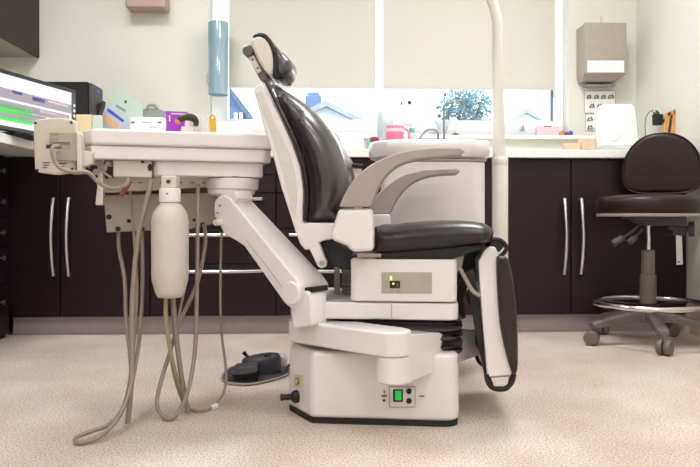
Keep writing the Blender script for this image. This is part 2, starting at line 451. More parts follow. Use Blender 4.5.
# left run of drawers
for i in range(4):
    yb_ = YD-.03-.6*i; ya = yb_-.6
    XD = -1.50
    t = thing('drawer_cabinet', ((XL+XD)/2, (ya+yb_)/2, 0), ['black drawer cabinet on the left wall, nearest the corner', 'black drawer cabinet on left wall, second from the corner', 'black drawer cabinet on left wall, third from the corner', 'black drawer cabinet on left wall, farthest from the corner'][i], 'cabinet')
    obj('carcass', MB().box(XL+.018, XD-.02, ya+.001, yb_-.001, 0, zt), M['cabin'], t)
    for za, zb_ in ((.02, .26), (.26, .43), (.43, .575), (.575, .715), (.715, .86)):
        d = obj('drawer', MB().box(XD-.019, XD, ya+.003, yb_-.003, za+.003, zb_-.003), M['cab'], t, .002)
        kz = (za+zb_)/2 + (.04 if za < .3 else .0)
        obj('knob', MB().lathe((XD, yb_-.1, kz), [(.004, 0), (.005, .012), (.012, .018), (.012, .024), (.004, .027)], 12, axis=(1, 0, 0)), M['steel'], d)
# upper cabinet on left wall
za = at(20, 57.5, YB).z; xf = at(40, 57, YB).x
t = thing('wall_cabinet', ((XL+xf)/2, 3.3, za), 'dark brown cabinet hung high on the left wall', 'cabinet')
obj('carcass', MB().box(XL+.002, xf-.02, 2.3, YB-.002, za, 2.2), M['steelbox'], t, .002)
for a, b in ((2.3, 3.12), (3.12, YB-.004)):
    obj('door', MB().box(xf-.019, xf, a+.002, b-.002, za-.003, 2.2), M['cab'], t, .002)

# ================================================================== CEILING LIGHTS
lights = [(-.9, 2.6), (.9, 2.6), (-.9, .9), (.9, .9), (-.9, -.9), (.9, -.9)]
names = ['back left', 'back right', 'middle left', 'middle right', 'rear left', 'rear right']
for (x, y), nm in zip(lights, names):
    t = thing('ceiling_light', (x, y, ZC-.03), 'square white ceiling light panel, %s of the ceiling' % nm, 'light', 'ceiling light panels')
    m = MB()
    for a in ((-.3, -.28, -.3, .3), (.28, .3, -.3, .3), (-.28, .28, -.3, -.28), (-.28, .28, .28, .3)): m.box(x+a[0], x+a[1], y+a[2], y+a[3], ZC-.03, ZC-.001)
    obj('frame', m, M['frame'], t)
    obj('diffuser', MB().box(x-.28, x+.28, y-.28, y+.28, ZC-.02, ZC-.012), M['light'], t)
    L = bpy.data.lights.new('panel_lamp', 'AREA'); L.shape = 'SQUARE'; L.size = .54; L.energy = (24 if y > 2 else 10.5 if y > 0 else 19)*(.84 if x < 0 else 1.06 if y > 0 else .96); L.color = (.965, .98, 1)
    lo = bpy.data.objects.new('panel_lamp', L); col.objects.link(lo); lo.location = (x, y, ZC-.035)

# ================================================================== DENTAL CHAIR
CF = Frame(.19, 2.12, math.radians(-7.5))
C = CF.px
chair = thing('dental_chair', (CF.o.x, CF.o.y, 0), 'white dental chair with dark leather upholstery, seen from the side', 'dental chair')
def cp(pts, yl): return [C(x, y, yl) for x, y in pts]
def rrect(x0, x1, y0, y1, r, n=5):
    out = []
    for cx, cy, a0 in ((x1-r, y0+r, -PI/2), (x1-r, y1-r, 0), (x0+r, y1-r, PI/2), (x0+r, y0+r, PI)):
        for k in range(n+1): a = a0+PI/2*k/n; out.append((cx+r*math.cos(a), cy+r*math.sin(a)))
    return out
NY = -.225
xa = CF.lx(C(311, 400, NY)); xb = CF.lx(C(460, 400, NY)); xl = CF.lx(C(288.5, 400, -.09))
fp = [(xa, NY), (xb-.04, NY)]+[(xb-.04+.04*math.sin(a*PI/10), NY+.04-.04*math.cos(a*PI/10)) for a in range(1, 6)]
fp += [(x, -y) for x, y in reversed(fp)] + [(xl, .10), (xl, -.10)]
base = obj('base', MB().plan(fp, .014, .20, CF, top=.985), M['white'], chair, .014, 3)
obj('base_plate', MB().plan([(x*.985, y*.985) for x, y in fp], 0, .015, CF), M['black'], chair)
# power plate
yy = NY-.001
pa = cp([(389, 386), (415.5, 386), (415.5, 407.5), (389, 407.5)], yy)
def quad(pts, yl, th, m=None, mi=0): return (m or MB()).prism(cp(pts, yl), CF.uy*th, mi)
def rect(x0, y0, x1, y1): return [(x0, y0), (x1, y0), (x1, y1), (x0, y1)]
plate = obj('power_plate', quad(rect(389, 386.5, 415.5, 407.5), yy-.001, .01), M['greymetal'], base, .001)
obj('power_plate_face', quad(rect(390, 387.5, 414.7, 406.7), yy-.0018, .004), M['white'], base, .0005)
sw = quad(rect(393, 389.5, 403, 402), yy-.004, .01); quad(rect(395, 391, 401.4, 400.4), yy-.006, .004, sw, 1)
obj('rocker_switch', sw, [M['blackg'], M['green']], base, .0008, label='rocker switch lit green')
for y_ in (391.4, 401.2):
    c = C(409, y_, yy-.007); obj('fuse_cap', MB().lathe(c, [(.004, -.002), (.0075, 0), (.008, .01)], 16, axis=CF.uy), M['blackg'], base)
sy = MB()
quad(rect(383.6, 390.5, 384.8, 393.6), yy-.001, .003, sy); quad(rect(381.6, 395.3, 386.6, 397), yy-.001, .003, sy); quad(rect(382.6, 399.4, 385.4, 401.6), yy-.001, .003, sy)
quad(rect(419, 395.8, 424.5, 396.8), yy-.001, .003, sy)
obj('printed_symbols', sy, M['ink'], base)
# sticker and knob on the slanted left end
nA = CF.w(xa, NY, 0); nB = CF.w(xl, -.10, 0); e = (nB-nA).normalized(); nn = V((e.y, -e.x, 0)); nn = nn if nn.y < 0 else -nn
st = [onplane(x, y, nA+nn*.003, nn) for x, y in rect(294, 375.5, 301, 387)]
obj('warning_sticker', MB().prism(st, -nn*.004), M['sticker'], base)
st = MB(); c0 = [onplane(x, y, nA+nn*.0035, nn) for x, y in ((295.5, 379), (297.5, 377.5), (299, 381), (296.5, 385), (299.5, 383))]
for i in range(4): st.tube([c0[i], c0[i+1]], .0013, 6)
obj('sticker_print', st, M['ink'], base)
k0 = onplane(297, 396.5, nA+nn*.0, nn); kd = (nn*.5+V((-1, 0, 0))).normalized()
obj('base_knob', MB().lathe(k0, [(.017, -.006), (.019, .004), (.016, .012), (.009, .018), (.008, .036), (.010, .042), (.009, .048)], 18, axis=kd), M['black'], base)
# bellows
xr = CF.lx(C(464, 335, -.19)); xlb = CF.lx(C(330, 335, -.17)); rs = []
n = 15
for i in range(n+1):
    z = .195+(.295-.195)*i/n; s_ = .014 if i % 2 else 0
    pts = rrect(xlb+s_, xr-s_, -.19+s_, .19-s_, .05, 6)
    rs.append([CF.w(x, y, z+.005*math.sin(x*23+y*31+i*1.3)) for x, y in pts])
obj('bellows', MB().rings(rs), M['bellows'], chair, ang=60)
# lift covers
xa2 = CF.lx(C(292, 310, -.15)); xb2 = CF.lx(C(459, 310, -.2))
obj('lower_cover', MB().plan(rrect(xa2, xb2, -.20, .20, .03), .288, .336, CF), M['white'], chair, .006, 3)
sm = MB().prism(cp(rect(391.3, 304, 391.9, 318), -.2005), CF.uy*.002); obj('cover_seam', sm, M['greyp'], chair)
xa3 = CF.lx(C(350, 280, -.205)); xb3 = CF.lx(C(457.5, 280, -.205))
hous = obj('upper_housing', MB().plan(rrect(xa3, xb3, -.205, .205, .022), .339, C(400, 259.3, -.205).z, CF), M['white'], chair, .006, 3)
cpn = obj('control_panel', quad(rect(381.5, 272.2, 432, 293.5), -.2065, .006), M['lens'], hous, .001)
dd = quad(rect(389.8, 281, 400, 288.2), -.2085, .003); quad(rect(392.3, 282.8, 394.4, 284.6), -.2092, .001, dd, 1); quad(rect(396.4, 282.6, 398.6, 286.8), -.2092, .001, dd, 2)
obj('display', dd, [M['blackg'], M['yellowled'], M['ink']], hous)
quad_l = quad(rect(390, 276.2, 392, 280), -.2085, .003); obj('indicator_lamp', quad_l, M['yellowled'], hous)
pr = quad(rect(390.6, 290.2, 393, 292), -.2072, .001); quad(rect(396.6, 290, 400.6, 293), -.2072, .001, pr); obj('panel_buttons', pr, M['clip'], hous)
# seat
zf0 = C(400, 258.8, -.2).z
obj('seat_frame', quad([(375, 259.3), (375, 253), (478, 245), (484, 249), (470, 253), (452, 259)], -.19, .38), M['black'], chair, .004)
obj('slide_rail', quad(rect(357, 253.5, 381, 257.5), -.2, .02), M['greymetal'], chair, .002)
seat_o = [(372, 230), (378, 225.5), (390, 225.8), (410, 223.2), (440, 221.2), (468, 221), (484, 223), (492, 227), (495.8, 233), (494, 240), (486, 245), (465, 248.5), (440, 251.5), (410, 254), (384, 255.5), (374, 254), (371.5, 245)]
obj('seat', MB().cushion(spline(cp(seat_o, -.22), 4, True), CF.uy*.46, .06, 8, inr=.05, dome=.004), M['leather'], chair, ang=70)
# backrest shell
shell_o = [(252.5, 89), (261, 82.5), (268, 93), (280, 116), (292, 143), (300.5, 167), (303.5, 190), (302.8, 212), (303, 222.5), (338, 223), (338, 238), (322, 241), (311, 249.5), (305, 250), (300, 244), (296, 234), (291, 218), (281, 187), (272, 153), (261.5, 120)]
obj('backrest_shell', MB().prism(cp(shell_o, -.17), CF.uy*.34), M['white'], chair, .006, 3)
# inset grey panel on shell side
pan = [(255.5, 93), (262, 91), (276, 124), (289, 152), (295, 175), (296.5, 200), (295, 218), (289, 197), (281, 165), (270, 130)]
obj('shell_side_panel', MB().prism(cp(pan, -.1725), CF.uy*.004), M['shellgrey'], chair, .001)
back_o = [(265, 78), (271, 79.5), (282, 86), (296, 95), (310, 107), (324, 123), (336, 142), (344, 162), (348, 183), (346, 203), (338, 220), (322, 224), (304, 222.5), (304.8, 205), (304.5, 185), (300.5, 162), (293, 142), (283, 120), (272, 96)]
obj('backrest', MB().cushion(spline(cp(back_o, -.19), 4, True), CF.uy*.38, .10, 10, inr=.075, dome=.004), M['leatherb'], chair, ang=70)
strip_path = spline(cp([(265.5, 80), (274, 97), (286, 121), (297, 146), (303.5, 168), (306.5, 188), (306.5, 205), (305, 221)], -.172), 6)
obj('dark_reflection_strip', MB().tube(strip_path, .006, 8), M['leather'], chair)  # dark strip standing in for the dark reflection along the cushion's side
obj('back_lever', quad([(308, 246), (318, 241), (326.5, 262), (325.5, 267), (321, 268.5), (317.5, 266)], -.18, .03), M['white'], chair, .003)
pc = C(321.8, 263.2, -.181); obj('pivot_pin', MB().lathe(pc, [(.001, -.003), (.0075, -.003), (.008, .002)], 16, axis=CF.uy), M['greymetal'], chair)
obj('back_pivot', quad([(318, 240), (330, 236), (352, 250), (352, 254), (375, 255), (375, 268), (350, 270), (330, 266), (323, 256)], -.14, .28), M['black'], chair, .006)
# headrest
hs_o = [(250.5, 43), (253, 38.5), (259, 36), (266, 40), (271, 50), (273, 62), (271.5, 75), (266, 72), (258, 60)]
obj('headrest_shell', MB().cushion(spline(cp(hs_o, -.095), 3, True), CF.uy*.13, .008, 3), M['ivory'], chair, ang=60)
hb_o = [(252, 36), (257, 32.8), (264, 33), (270, 38), (275, 46), (278, 58), (279.5, 68), (285, 76), (281, 78.3), (274, 77), (271.5, 70), (272, 58), (269, 46), (263, 38.5), (256, 36.5)]
obj('headrest_rim', MB().cushion(spline(cp(hb_o, -.09), 4, True), CF.uy*.13, .006, 3), M['blackg'], chair, ang=60)
hp_o = [(270.5, 40), (277, 46), (284, 51.5), (290, 58), (291.8, 66), (289, 73.5), (283, 77.5), (277.5, 75), (276, 66), (275, 54)]
obj('headrest_pad', MB().cushion(spline(cp([(x-1.5, y) for x, y in hp_o], -.10), 4, True), CF.uy*.15, .04, 8, inr=.03), M['leatherb'], chair, ang=70)
br = MB().prism(cp([(244.5, 49), (250, 46), (268.5, 76), (265.5, 81.5), (260, 80)], -.04), CF.uy*.08)
obj('headrest_bracket', br, M['knuckle'], chair, .002)
bp = quad([(248.5, 57), (252.8, 54.5), (261.3, 71), (257.5, 73)], -.0425, .004); obj('bracket_plate', bp, M['white'], chair)
for x, y, r in ((248, 50.5, .018), (263.5, 77, .014)):
    obj('bracket_knuckle', MB().lathe(C(x, y, -.052), [(.3*r, 0), (.35*r, 0), (r*.8, 0), (r, .003), (r, .104)], 20, axis=CF.uy), M['knuckle'], chair)
for x, y in ((252.6, 59.5), (257.5, 68)):
    obj('bracket_screw', MB().lathe(C(x, y, -.0445), [(.001, 0), (.0035, 0), (.0035, .003)], 10, axis=CF.uy), M['ink'], chair)
obj('headrest_post', MB().prism(cp([(262, 79), (268, 77), (271, 84), (266, 88)], -.03), CF.uy*.06), M['chrome'], chair, .002)
# armrests
nb = [(338.5, 209), (371, 208), (373, 222), (373, 251), (352, 252), (347, 246), (332, 240), (330.5, 234)]
obj('arm_bracket', MB().prism(cp(nb, -.285), CF.uy*.085), M['white'], chair, .01, 3)
na = spline(cp([(339, 207), (346, 191), (359, 174), (379, 160), (405, 151), (435, 147.2)], -.29), 4)[:-1]+cp([(435, 147.2), (461, 147.3), (465.6, 151), (461, 155.5)], -.29)
nb2 = spline(cp([(461, 155.5), (440, 157), (412, 160.5), (393, 169), (380, 184), (370.5, 207)], -.29), 4)[1:]
obj('armrest', MB().prism(na+nb2, CF.uy*.07), M['greyp'], chair, .008, 3, label='warm grey curved armrest')
fb = [(372, 214.5), (389.5, 214), (391, 226), (391, 236), (372, 236)]
obj('arm_bracket', MB().prism(cp(fb, .21), CF.uy*.085), M['white'], chair, .006, 3)
fa = spline(cp([(366, 215), (374, 199), (386, 186), (402, 175), (424, 169)], .225), 4)[:-1]+cp([(424, 169), (457, 167.8), (461, 171), (456, 174.5)], .225)
fb2 = spline(cp([(456, 174.5), (430, 176.5), (412, 184), (399, 197), (390, 214)], .225), 4)[1:]
obj('armrest', MB().prism(fa+fb2, CF.uy*.07), M['greyp'], chair, .008, 3)
# leg rest
lp = [(478.5, 262), (483, 252), (488.5, 246.3), (495.5, 247), (499.5, 257), (499, 290), (501, 325), (507, 350), (511.5, 366), (512, 375.5), (487.5, 377.5), (482.5, 320)]
obj('legrest_panel', MB().prism(cp(lp, -.17), CF.uy*.36), M['white'], chair, .005, 3)
pd = [(497, 260), (500, 256.5), (506, 257), (510.5, 264), (514.5, 285), (517.5, 315), (518.5, 345), (518.3, 368), (515.5, 375.5), (511.5, 371), (506, 352), (500.5, 325), (498, 292)]
obj('legrest_pad', MB().cushion(spline(cp(pd, -.19), 3, True), CF.uy*.40, .012, 6, inr=.012), M['leather'], chair, ang=70)
cap = cp([(487.5, 377), (490, 385), (495, 388.5), (505, 388.5), (511, 384), (513.5, 375)], -.165)
obj('footrest_bumper', MB().tube(spline(cp([(486.5, 374), (488, 381), (492, 387), (499, 389), (506, 388), (511.5, 382), (513.8, 374)], -.165), 4), .008, 10).tube([p+CF.uy*.315 for p in spline(cp([(486.5, 374), (488, 381), (492, 387), (499, 389), (506, 388), (511.5, 382), (513.8, 374)], -.165), 4)], .008, 10).prism(cp([(488, 380), (493, 387.5), (506, 387.5), (512, 381)], -.165), CF.uy*.32), M['black'], chair)
obj('footrest_slide', quad([(491, 378), (509, 377), (508, 384), (504, 386.5), (494, 386.5)], -.172, .05), M['ivory'], chair, .002)
fr = MB()
for yl in (-.15, .13):
    fr.prism(cp([(466, 272), (474, 268), (479, 300), (485, 345), (489, 382), (486.5, 384), (478, 345), (470, 300)], yl), CF.uy*.02)
for y_ in (300, 345): fr.prism(cp(rect(472+(y_-300)*.18, y_, 478+(y_-300)*.18, y_+9), -.15), CF.uy*.28)
obj('legrest_linkage', fr, M['black'], chair, .002)
fr = MB().prism(cp([(452, 252), (470, 248), (482, 246), (486, 252), (480, 262), (476, 282), (468, 286), (463, 300), (466, 318), (459, 320), (456.8, 300), (458.8, 280), (461, 262)], -.05), CF.uy*.10)
fr.tube(cp([(456, 286), (466, 272)], -.14), .005, 8)
obj('tilt_bracket', fr, M['black'], chair, .002)
obj('cable_loop', MB().tube(spline(cp([(440, 252), (441, 263), (446, 271), (453, 272), (459, 268), (464, 276), (472, 290), (480, 296)], -.16), 5), .006, 10), M['greyp'], chair)
obj('tilt_motor', MB().cyl(C(443, 258, -.10), C(462, 262, -.10), .028, 16), M['ivory'], chair)
kb = MB().tube(spline(cp([(485, 243), (492, 239.5), (500, 240), (505.5, 245), (506, 250), (502, 255), (498, 258)], -.15), 5), .006, 10)
kb.tube([p+CF.uy*.28 for p in spline(cp([(485, 243), (492, 239.5), (500, 240), (505.5, 245), (506, 250), (502, 255), (498, 258)], -.15), 5)], .006, 10)
kb.prism(cp([(490, 240), (501, 240), (505, 246), (499, 252), (490, 248)], -.15), CF.uy*.28)
obj('knee_bumper', kb, M['black'], chair)
# ribbed conduit below the backrest
cd = MB()
for i in range(16):
    z = .338+.011*i
    cd.lathe(CF.w(-.115, .02, z), [(.021, 0), (.025, .003), (.025, .007), (.021, .0105)], 14)
obj('ribbed_conduit', cd, M['greymetal'], chair)
obj('conduit_post', MB().prism([CF.w(-.16, 0, .336), CF.w(-.145, 0, .336), CF.w(-.145, 0, .50), CF.w(-.16, 0, .50)], CF.uy*.03), M['lens'], chair)

# ================================================================== DELIVERY UNIT
TA = math.radians(14)
p = at(92, 129, 1.95)
TF = Frame(p.x, p.y, TA)     # origin at front left corner of the tray
T = TF.px
unit = thing('delivery_unit', (at(235, 217, 2.15).x, 2.15, .154), 'white dental delivery unit with tray, sloping arm, bottle and hanging hoses', 'dental unit')
tw = TF.lx(T(276, 134, 0))
def tp(x0, x1, y0, y1, c=.05, r=.02): # chamfered left, rounded right
    return [(x0, y0), (x1-r, y0), (x1, y0+r), (x1, y1-r), (x1-r, y1), (x0, y1), (x0-c*.7, y1-c*1.6), (x0-c*.7, y0+c*1.6)]
zt1, zl1, zl2, zl3 = .823, T(180, 147, 0).z, T(180, 160.5, 0).z, T(200, 176.5, .03).z
obj('tray_top', MB().plan(tp(0, tw, 0, .33), zl1+.001, zt1, TF), M['white'], unit, .009, 3)
# rim around the tray top
obj('tray_body', MB().plan(tp(-.002, tw-.010, .010, .32, .047), zl2, zl1+.001, TF), M['white'], unit, .006, 3)
bx0, bx1 = TF.lx(T(153, 170, .03)), TF.lx(T(264.5, 170, .03))
obj('tray_underbody', MB().plan(rrect(bx0, bx1, .03, .30, .03), zl3, zl2+.001, TF), M['white'], unit, .005, 3)
eb = TF.lx(T(113, 170, .03))
obj('valve_box', MB().plan(rrect(eb, bx0-.002, .035, .27, .006), zl3-.004, zl2, TF), M['ivory'], unit, .003)
vb = MB(); vb.lathe(T(150, 167.5, .033), [(.001, -.003), (.006, -.003), (.007, .004)], 12, axis=TF.uy, sy=1.6)
a = T(142, 163, .034); vb.prism([T(x, y, .033) for x, y in rect(141, 161, 144.5, 163)], TF.uy*.004)
obj('valve_button', vb, M['black'], unit)
# plate and slots beneath
obj('under_plate', MB().prism([T(x, y, .12) for x, y in [(96, 178), (212, 177), (212, 186), (104, 192), (97, 186)]], TF.uy*.12), M['ivory'], unit, .003)
sl = MB()
for x in (128, 138, 160, 178, 190, 202):
    sl.prism([T(xx, yy, .1185) for xx, yy in rect(x, 182.2, x+4.5, 183.2)], TF.uy*.004)
obj('plate_slots', sl, M['ink'], unit)
obj('side_bracket', MB().prism([T(x, y, .06) for x, y in [(96.5, 160), (104, 160), (103.5, 178), (103, 205), (95, 205), (98, 180)]], TF.uy*.09), M['ivory'], unit, .003)
mm = MB()
for x, y, r in ((98, 162, .012), (104, 168, .010), (96, 172, .009), (108, 164, .008)):
    mm.cyl(T(x, y, .05), T(x, y, .09), r, 10)
mm.tube(spline([T(x, y, .05) for x, y in ((88, 168), (96, 158), (104, 172), (112, 178))], 4), .0035, 6)
obj('valve_fittings', mm, M['greyp'], unit)
# rear connector panel
hp = obj('connector_panel', MB().prism([T(x, y, .2) for x, y in [(103.5, 195), (222, 192), (222, 222), (190, 229), (106.5, 232.5)]], TF.uy*.06), M['greymetal'], unit, .004)
cm = MB()
for x, y, r in ((109, 217, .008), (129, 221, .006), (194, 220, .005), (118, 229, .008), (203, 225, .009), (142, 229, .008)):
    cm.lathe(T(x, y, .195), [(.001, 0), (r, 0), (r, .01)], 12, axis=TF.uy)
obj('connector', cm, M['black'], hp)
rb = MB().cyl(T(130, 181, .05), T(121, 196, .05), .007, 8); obj('pressure_tube', rb, mat('rust_tube', (136, 74, 54), .5), unit)
# viewer seen from the back
VFp = at(55, 147, 1.93)
VF = Frame(VFp.x, VFp.y, math.radians(4))
vo = [(33, 122), (36, 119.5), (45, 118.3), (56, 117.5), (66, 118.2), (73, 119.5), (75, 123), (76, 150), (75.5, 170), (72, 172.3), (55, 174.5), (38, 172.5), (34.5, 169), (33.5, 145)]
vw = obj('film_viewer', MB().prism([VF.px(x, y, 0) for x, y in vo], VF.uy*.035), M['cream'], unit, .005, 3)
sc = MB()
for x, y in ((35.5, 123), (71, 122.5), (37.5, 170), (72, 169)): obj('screw', MB().lathe(VF.px(x, y, -.0015), [(.001, 0), (.004, 0), (.004, .003)], 8, axis=VF.uy), M['charcoal'], vw)
sc.prism([VF.px(x, y, -.001) for x, y in rect(46, 144.5, 61, 148.5)], VF.uy*.003); obj('cable_socket', sc, M['charcoal'], vw)

ink = MB()
for x, y, x2 in ((42.5, 162, 50), (43, 164.5, 49), (42.5, 167, 47), (59, 163, 66), (60, 166, 64)): ink.prism([VF.px(a, b, -.001) for a, b in rect(x, y, x2, y+1.1)], VF.uy*.002)
obj('printed_label', ink, M['ink'], vw)
obj('viewer_bracket', MB().prism([VF.px(x, y, -.012) for x, y in [(49, 132), (77, 132.5), (77, 161), (56, 160), (56, 151), (70, 150.5), (70, 142.5), (49, 142)]], VF.uy*.012), M['greymetal'], unit, .001)
bd = MB()
for x in (51.5, 54.5, 57.5):
    for y in (134.5, 139.5): bd.lathe(VF.px(x, y, -.0135), [(.001, 0), (.002, 0), (.002, .002)], 8, axis=VF.uy)
obj('bracket_bolt', bd, M['ink'], vw)
hg = MB().prism([VF.px(x, y, -.02) for x, y in [(76, 131), (79.8, 133), (81, 168), (83, 172), (77, 171)]], VF.uy*.05)
obj('viewer_hinge', hg, M['ivory'], unit, .003)
obj('hinge_link', MB().prism([VF.px(x, y, 0) for x, y in [(79, 150), (92, 152), (92, 164), (79, 168)]], VF.uy*.03), M['ivory'], unit, .003)
vc = spline([at(*q) for q in ((60, 146, 1.915), (53, 147, 1.895), (52.5, 153, 1.89), (55, 162, 1.89), (62, 169, 1.885), (75, 172.5, 1.88), (88, 172.5, 1.88), (96, 180, 1.9), (106, 187, 1.92), (118, 188, 1.95), (127, 184, 1.98), (128, 178, 2.0))], 6)
obj('viewer_cable', MB().tube(vc, .0055, 8), M['hose'], unit)
# water bottle
bc = at(170, 240, 1.96)
zz = lambda py: at(170, py, 1.96).z
R1 = 18.2/690*1.96
bot = MB().lathe((bc.x, bc.y, 0), [(.025, zz(297.5)), (R1*.66, zz(297)), (R1*.8, zz(292)), (R1*.97, zz(280)), (R1, zz(270)), (R1, zz(222)), (R1*.93, zz(214)), (R1*.72, zz(207)), (R1*.5, zz(203)), (R1*.45, zz(200))], 36)
bo = obj('water_bottle', bot, M['bottle'], unit, ang=60)
obj('bottle_cap', MB().lathe((bc.x, bc.y, 0), [(.028, zz(202.5)), (.030, zz(202)), (.030, zz(190)), (.027, zz(188.3)), (.02, zz(188))], 28), M['white'], bo)
obj('bottle_mount', MB().box(bc.x-.021, bc.x+.021, bc.y-.02, bc.y+.03, zz(188.5), zz(176)), M['ivory'], unit, .004)
mm = MB().lathe((bc.x, bc.y-.021, zz(182)), [(.001, -.002), (.006, -.002), (.006, .003)], 10, axis=(0, 1, 0)); obj('mount_screw', mm, M['charcoal'], unit); mm = MB(); mm.lathe((bc.x-.001, bc.y-.031, zz(194)), [(.001, -.001), (.0025, -.001), (.0025, .002)], 8, axis=(0, 1, 0))
obj('mount_screw', mm, M['charcoal'], unit)
# swivel discs
dc = at(232.8, 180, 2.15)
zd = lambda py: at(233.5, py, 2.15).z
rr = 26/690*2.15
obj('swivel_disc', MB().lathe((dc.x, dc.y, 0), [(rr*.9, zd(190.5)), (rr*.97, zd(189)), (rr, zd(181)), (rr, zd(179.2)), (rr*.9, zd(178.8))], 40), M['white'], unit)
obj('swivel_gap', MB().lathe((dc.x, dc.y, 0), [(rr*.93, zd(179)), (rr*.93, zd(176.5)), (rr*.9, zd(176.4))], 40), M['ink'], unit)
obj('swivel_collar', MB().lathe((dc.x-.004, dc.y, 0), [(rr*.7, zd(196)), (rr*.88, zd(194.5)), (rr*.9, zd(190.3)), (rr*.8, zd(190))], 40), M['white'], unit)
# sloping arm
ph = math.radians(36); Wd = V((math.sin(ph), math.cos(ph), 0)); A0 = at(262, 250, 1.98)
def A(x, y, d=0): return onplane(x, y, A0+Wd*d, Wd)
arm_o = [(213.5, 209), (214, 201), (218, 196.5), (224, 195), (229.5, 197.5), (296, 279), (300.5, 287), (300, 297), (297, 306), (291.5, 309.5), (284, 303), (244, 246.5), (236, 241), (224, 234.5), (219, 225), (214, 216)]
wid = lambda y: .088+.05*max(0, min(1, (y-195)/100))
obj('upper_arm', MB().rings([[A(x, y) for x, y in arm_o], [A(x, y)+Wd*wid(y) for x, y in arm_o]]), M['white'], unit, .006, 3)
seam = spline([A(x, y, -.001) for x, y in ((246, 240), (268, 268), (288, 295))], 4)
obj('arm_seam', MB().tube(seam, .0012, 6), M['greyp'], unit)
obj('arm_pivot', MB().lathe(A(290, 293.5, -.006), [(.001, 0), (.030, 0), (.033, .004), (.033, .10)], 32, axis=Wd), M['white'], unit)
ks = MB()
for x, y, r in ((219.5, 205.5, .0028), (217.5, 213, .0028), (214.5, 219, .003)): ks.lathe(A(x, y, -.002), [(.001, 0), (r, 0), (r, .003)], 10, axis=Wd)
obj('arm_screw', ks, M['ink'], unit)
obj('arm_knob', MB().lathe(A(215, 222.5, -.02), [(.001, 0), (.009, 0), (.010, .004), (.010, .04)], 16, axis=Wd), M['ivory'], unit)
# yoke between arm and collar
yk = [(218, 202), (220, 193.5), (226, 190.5), (235, 190.5), (238, 198), (234, 204), (226, 204)]
obj('yoke', MB().prism([A(x, y, .004) for x, y in yk], Wd*.07), M['white'], unit, .004, 2)
# elbow below the arm
E0 = at(308, 310, 1.94)
el = MB().prism([onplane(x, y, A0+Wd*.012, Wd) for x, y in [(290, 300), (300, 291), (308, 291), (311, 297), (312, 326), (293, 330), (291, 318)]], Wd*.075)
obj('elbow', el, M['white'], unit, .008, 3)
obj('elbow_slot', MB().prism([onplane(x, y, A0-Wd*.0, V((math.cos(ph), -math.sin(ph), 0))) for x, y in []] or [A(299.5, 288, .02), A(312, 287, .02), A(312.5, 292.5, .02), A(300, 293.5, .02)], Wd*.075), M['black'], unit, .002)
# lower link and hub
LA, LB = at(305, 330, 2.02), at(394, 345, 1.80)
d = (LB-LA); d.z = 0; d.normalize(); q = V((-d.y, d.x, 0))
lk = []
for sgn, c, a0 in ((1, LB, -PI/2), (1, LA, PI/2)):
    for k in range(9):
        a = a0+PI*k/8; lk.append((c+d*(.045*math.cos(a))+q*(.05*math.sin(a))))
lz0, lz1 = .214, .28
lkm = MB(); lkm.rings([[V((p.x, p.y, lz0)) for p in lk], [V((p.x, p.y, lz1)) for p in lk]])
obj('lower_link', lkm, M['white'], unit, .008, 3)
obj('hub', MB().lathe((LB.x, LB.y, 0), [(.040, .144), (.046, .148), (.046, lz0)], 32), M['white'], unit)
RB = at(466, 340, 2.14); d2 = (RB-LB); d2.z = 0; d2.normalize(); q2 = V((-d2.y, d2.x, 0))
s1 = LB+d2*.0; s2 = V((RB.x, RB.y, 0))
lm = MB(); rs = []
for c, z0, z1, w in ((s1, .147, .272, .044), (s2, .147, .225, .044)):
    rs.append([V((c.x, c.y, z0))-q2*w, V((c.x, c.y, z1))-q2*w, V((c.x, c.y, z1))+q2*w, V((c.x, c.y, z0))+q2*w])
lm.rings(rs); obj('base_link', lm, M['white'], unit, .005, 3)
# hoses
def hose(pts, r, m='hose', name='hose'):
    P_ = [at(*q) for q in pts]
    P_ = [V((p.x, p.y, max(p.z, r+.001))) for p in P_]
    return obj(name, MB().tube(spline(P_, 7), r, 8), M[m], unit, ang=70)
D = 2.12
hose([(118.5, 229, 2.18), (119, 249, 2.15), (124.5, 279, 2.1), (126, 318, 2.05), (129, 345, 2.0), (131, 370, 1.97), (128, 392, 1.93), (122, 410, 1.88), (108, 425, 1.84), (92, 431, 1.81), (79, 436, 1.79), (75, 441, 1.765), (84, 442, 1.76), (102, 435, 1.79), (120, 415, 1.86), (131, 385, 1.92), (137, 355, 1.97), (140.5, 325, 2.02), (142.5, 280, 2.1), (142, 231, 2.18)], .0058)
hose([(151.5, 180, 2.02), (145, 208, 2.0), (138.5, 236, 1.99), (133.8, 279, 1.97), (132, 318, 1.96), (132, 365, 1.94), (129.5, 405, 1.92), (127.5, 424, 1.915)], .0078)
hose([(129, 184, 2.1), (132, 210, 2.1), (135, 250, 2.08), (137, 285, 2.05), (136, 320, 2.03), (133, 352, 2.0)], .0045)
hose([(165.5, 293, 1.97), (165.5, 320, 1.98), (172, 365, 2.0), (180, 395, 2.03), (188, 408, 2.05), (201, 411.5, 2.04), (214, 406.5, 2.08), (224, 391, 2.1), (226, 370, 2.12), (222, 338, 2.13), (220.5, 310, 2.14), (220.5, 270, 2.15), (221.5, 232, 2.16)], .0042)
hose([(165.8, 293, 1.95), (166, 320, 1.95), (169.5, 345, 1.96), (175, 372, 1.98), (182, 395, 2.02), (188, 407, 2.045)], .0062, 'hoseo')
hose([(173, 293, 1.98), (174.5, 320, 1.98), (178.5, 356, 2.0), (183, 386, 2.01), (188, 414, 2.02)], .0075)
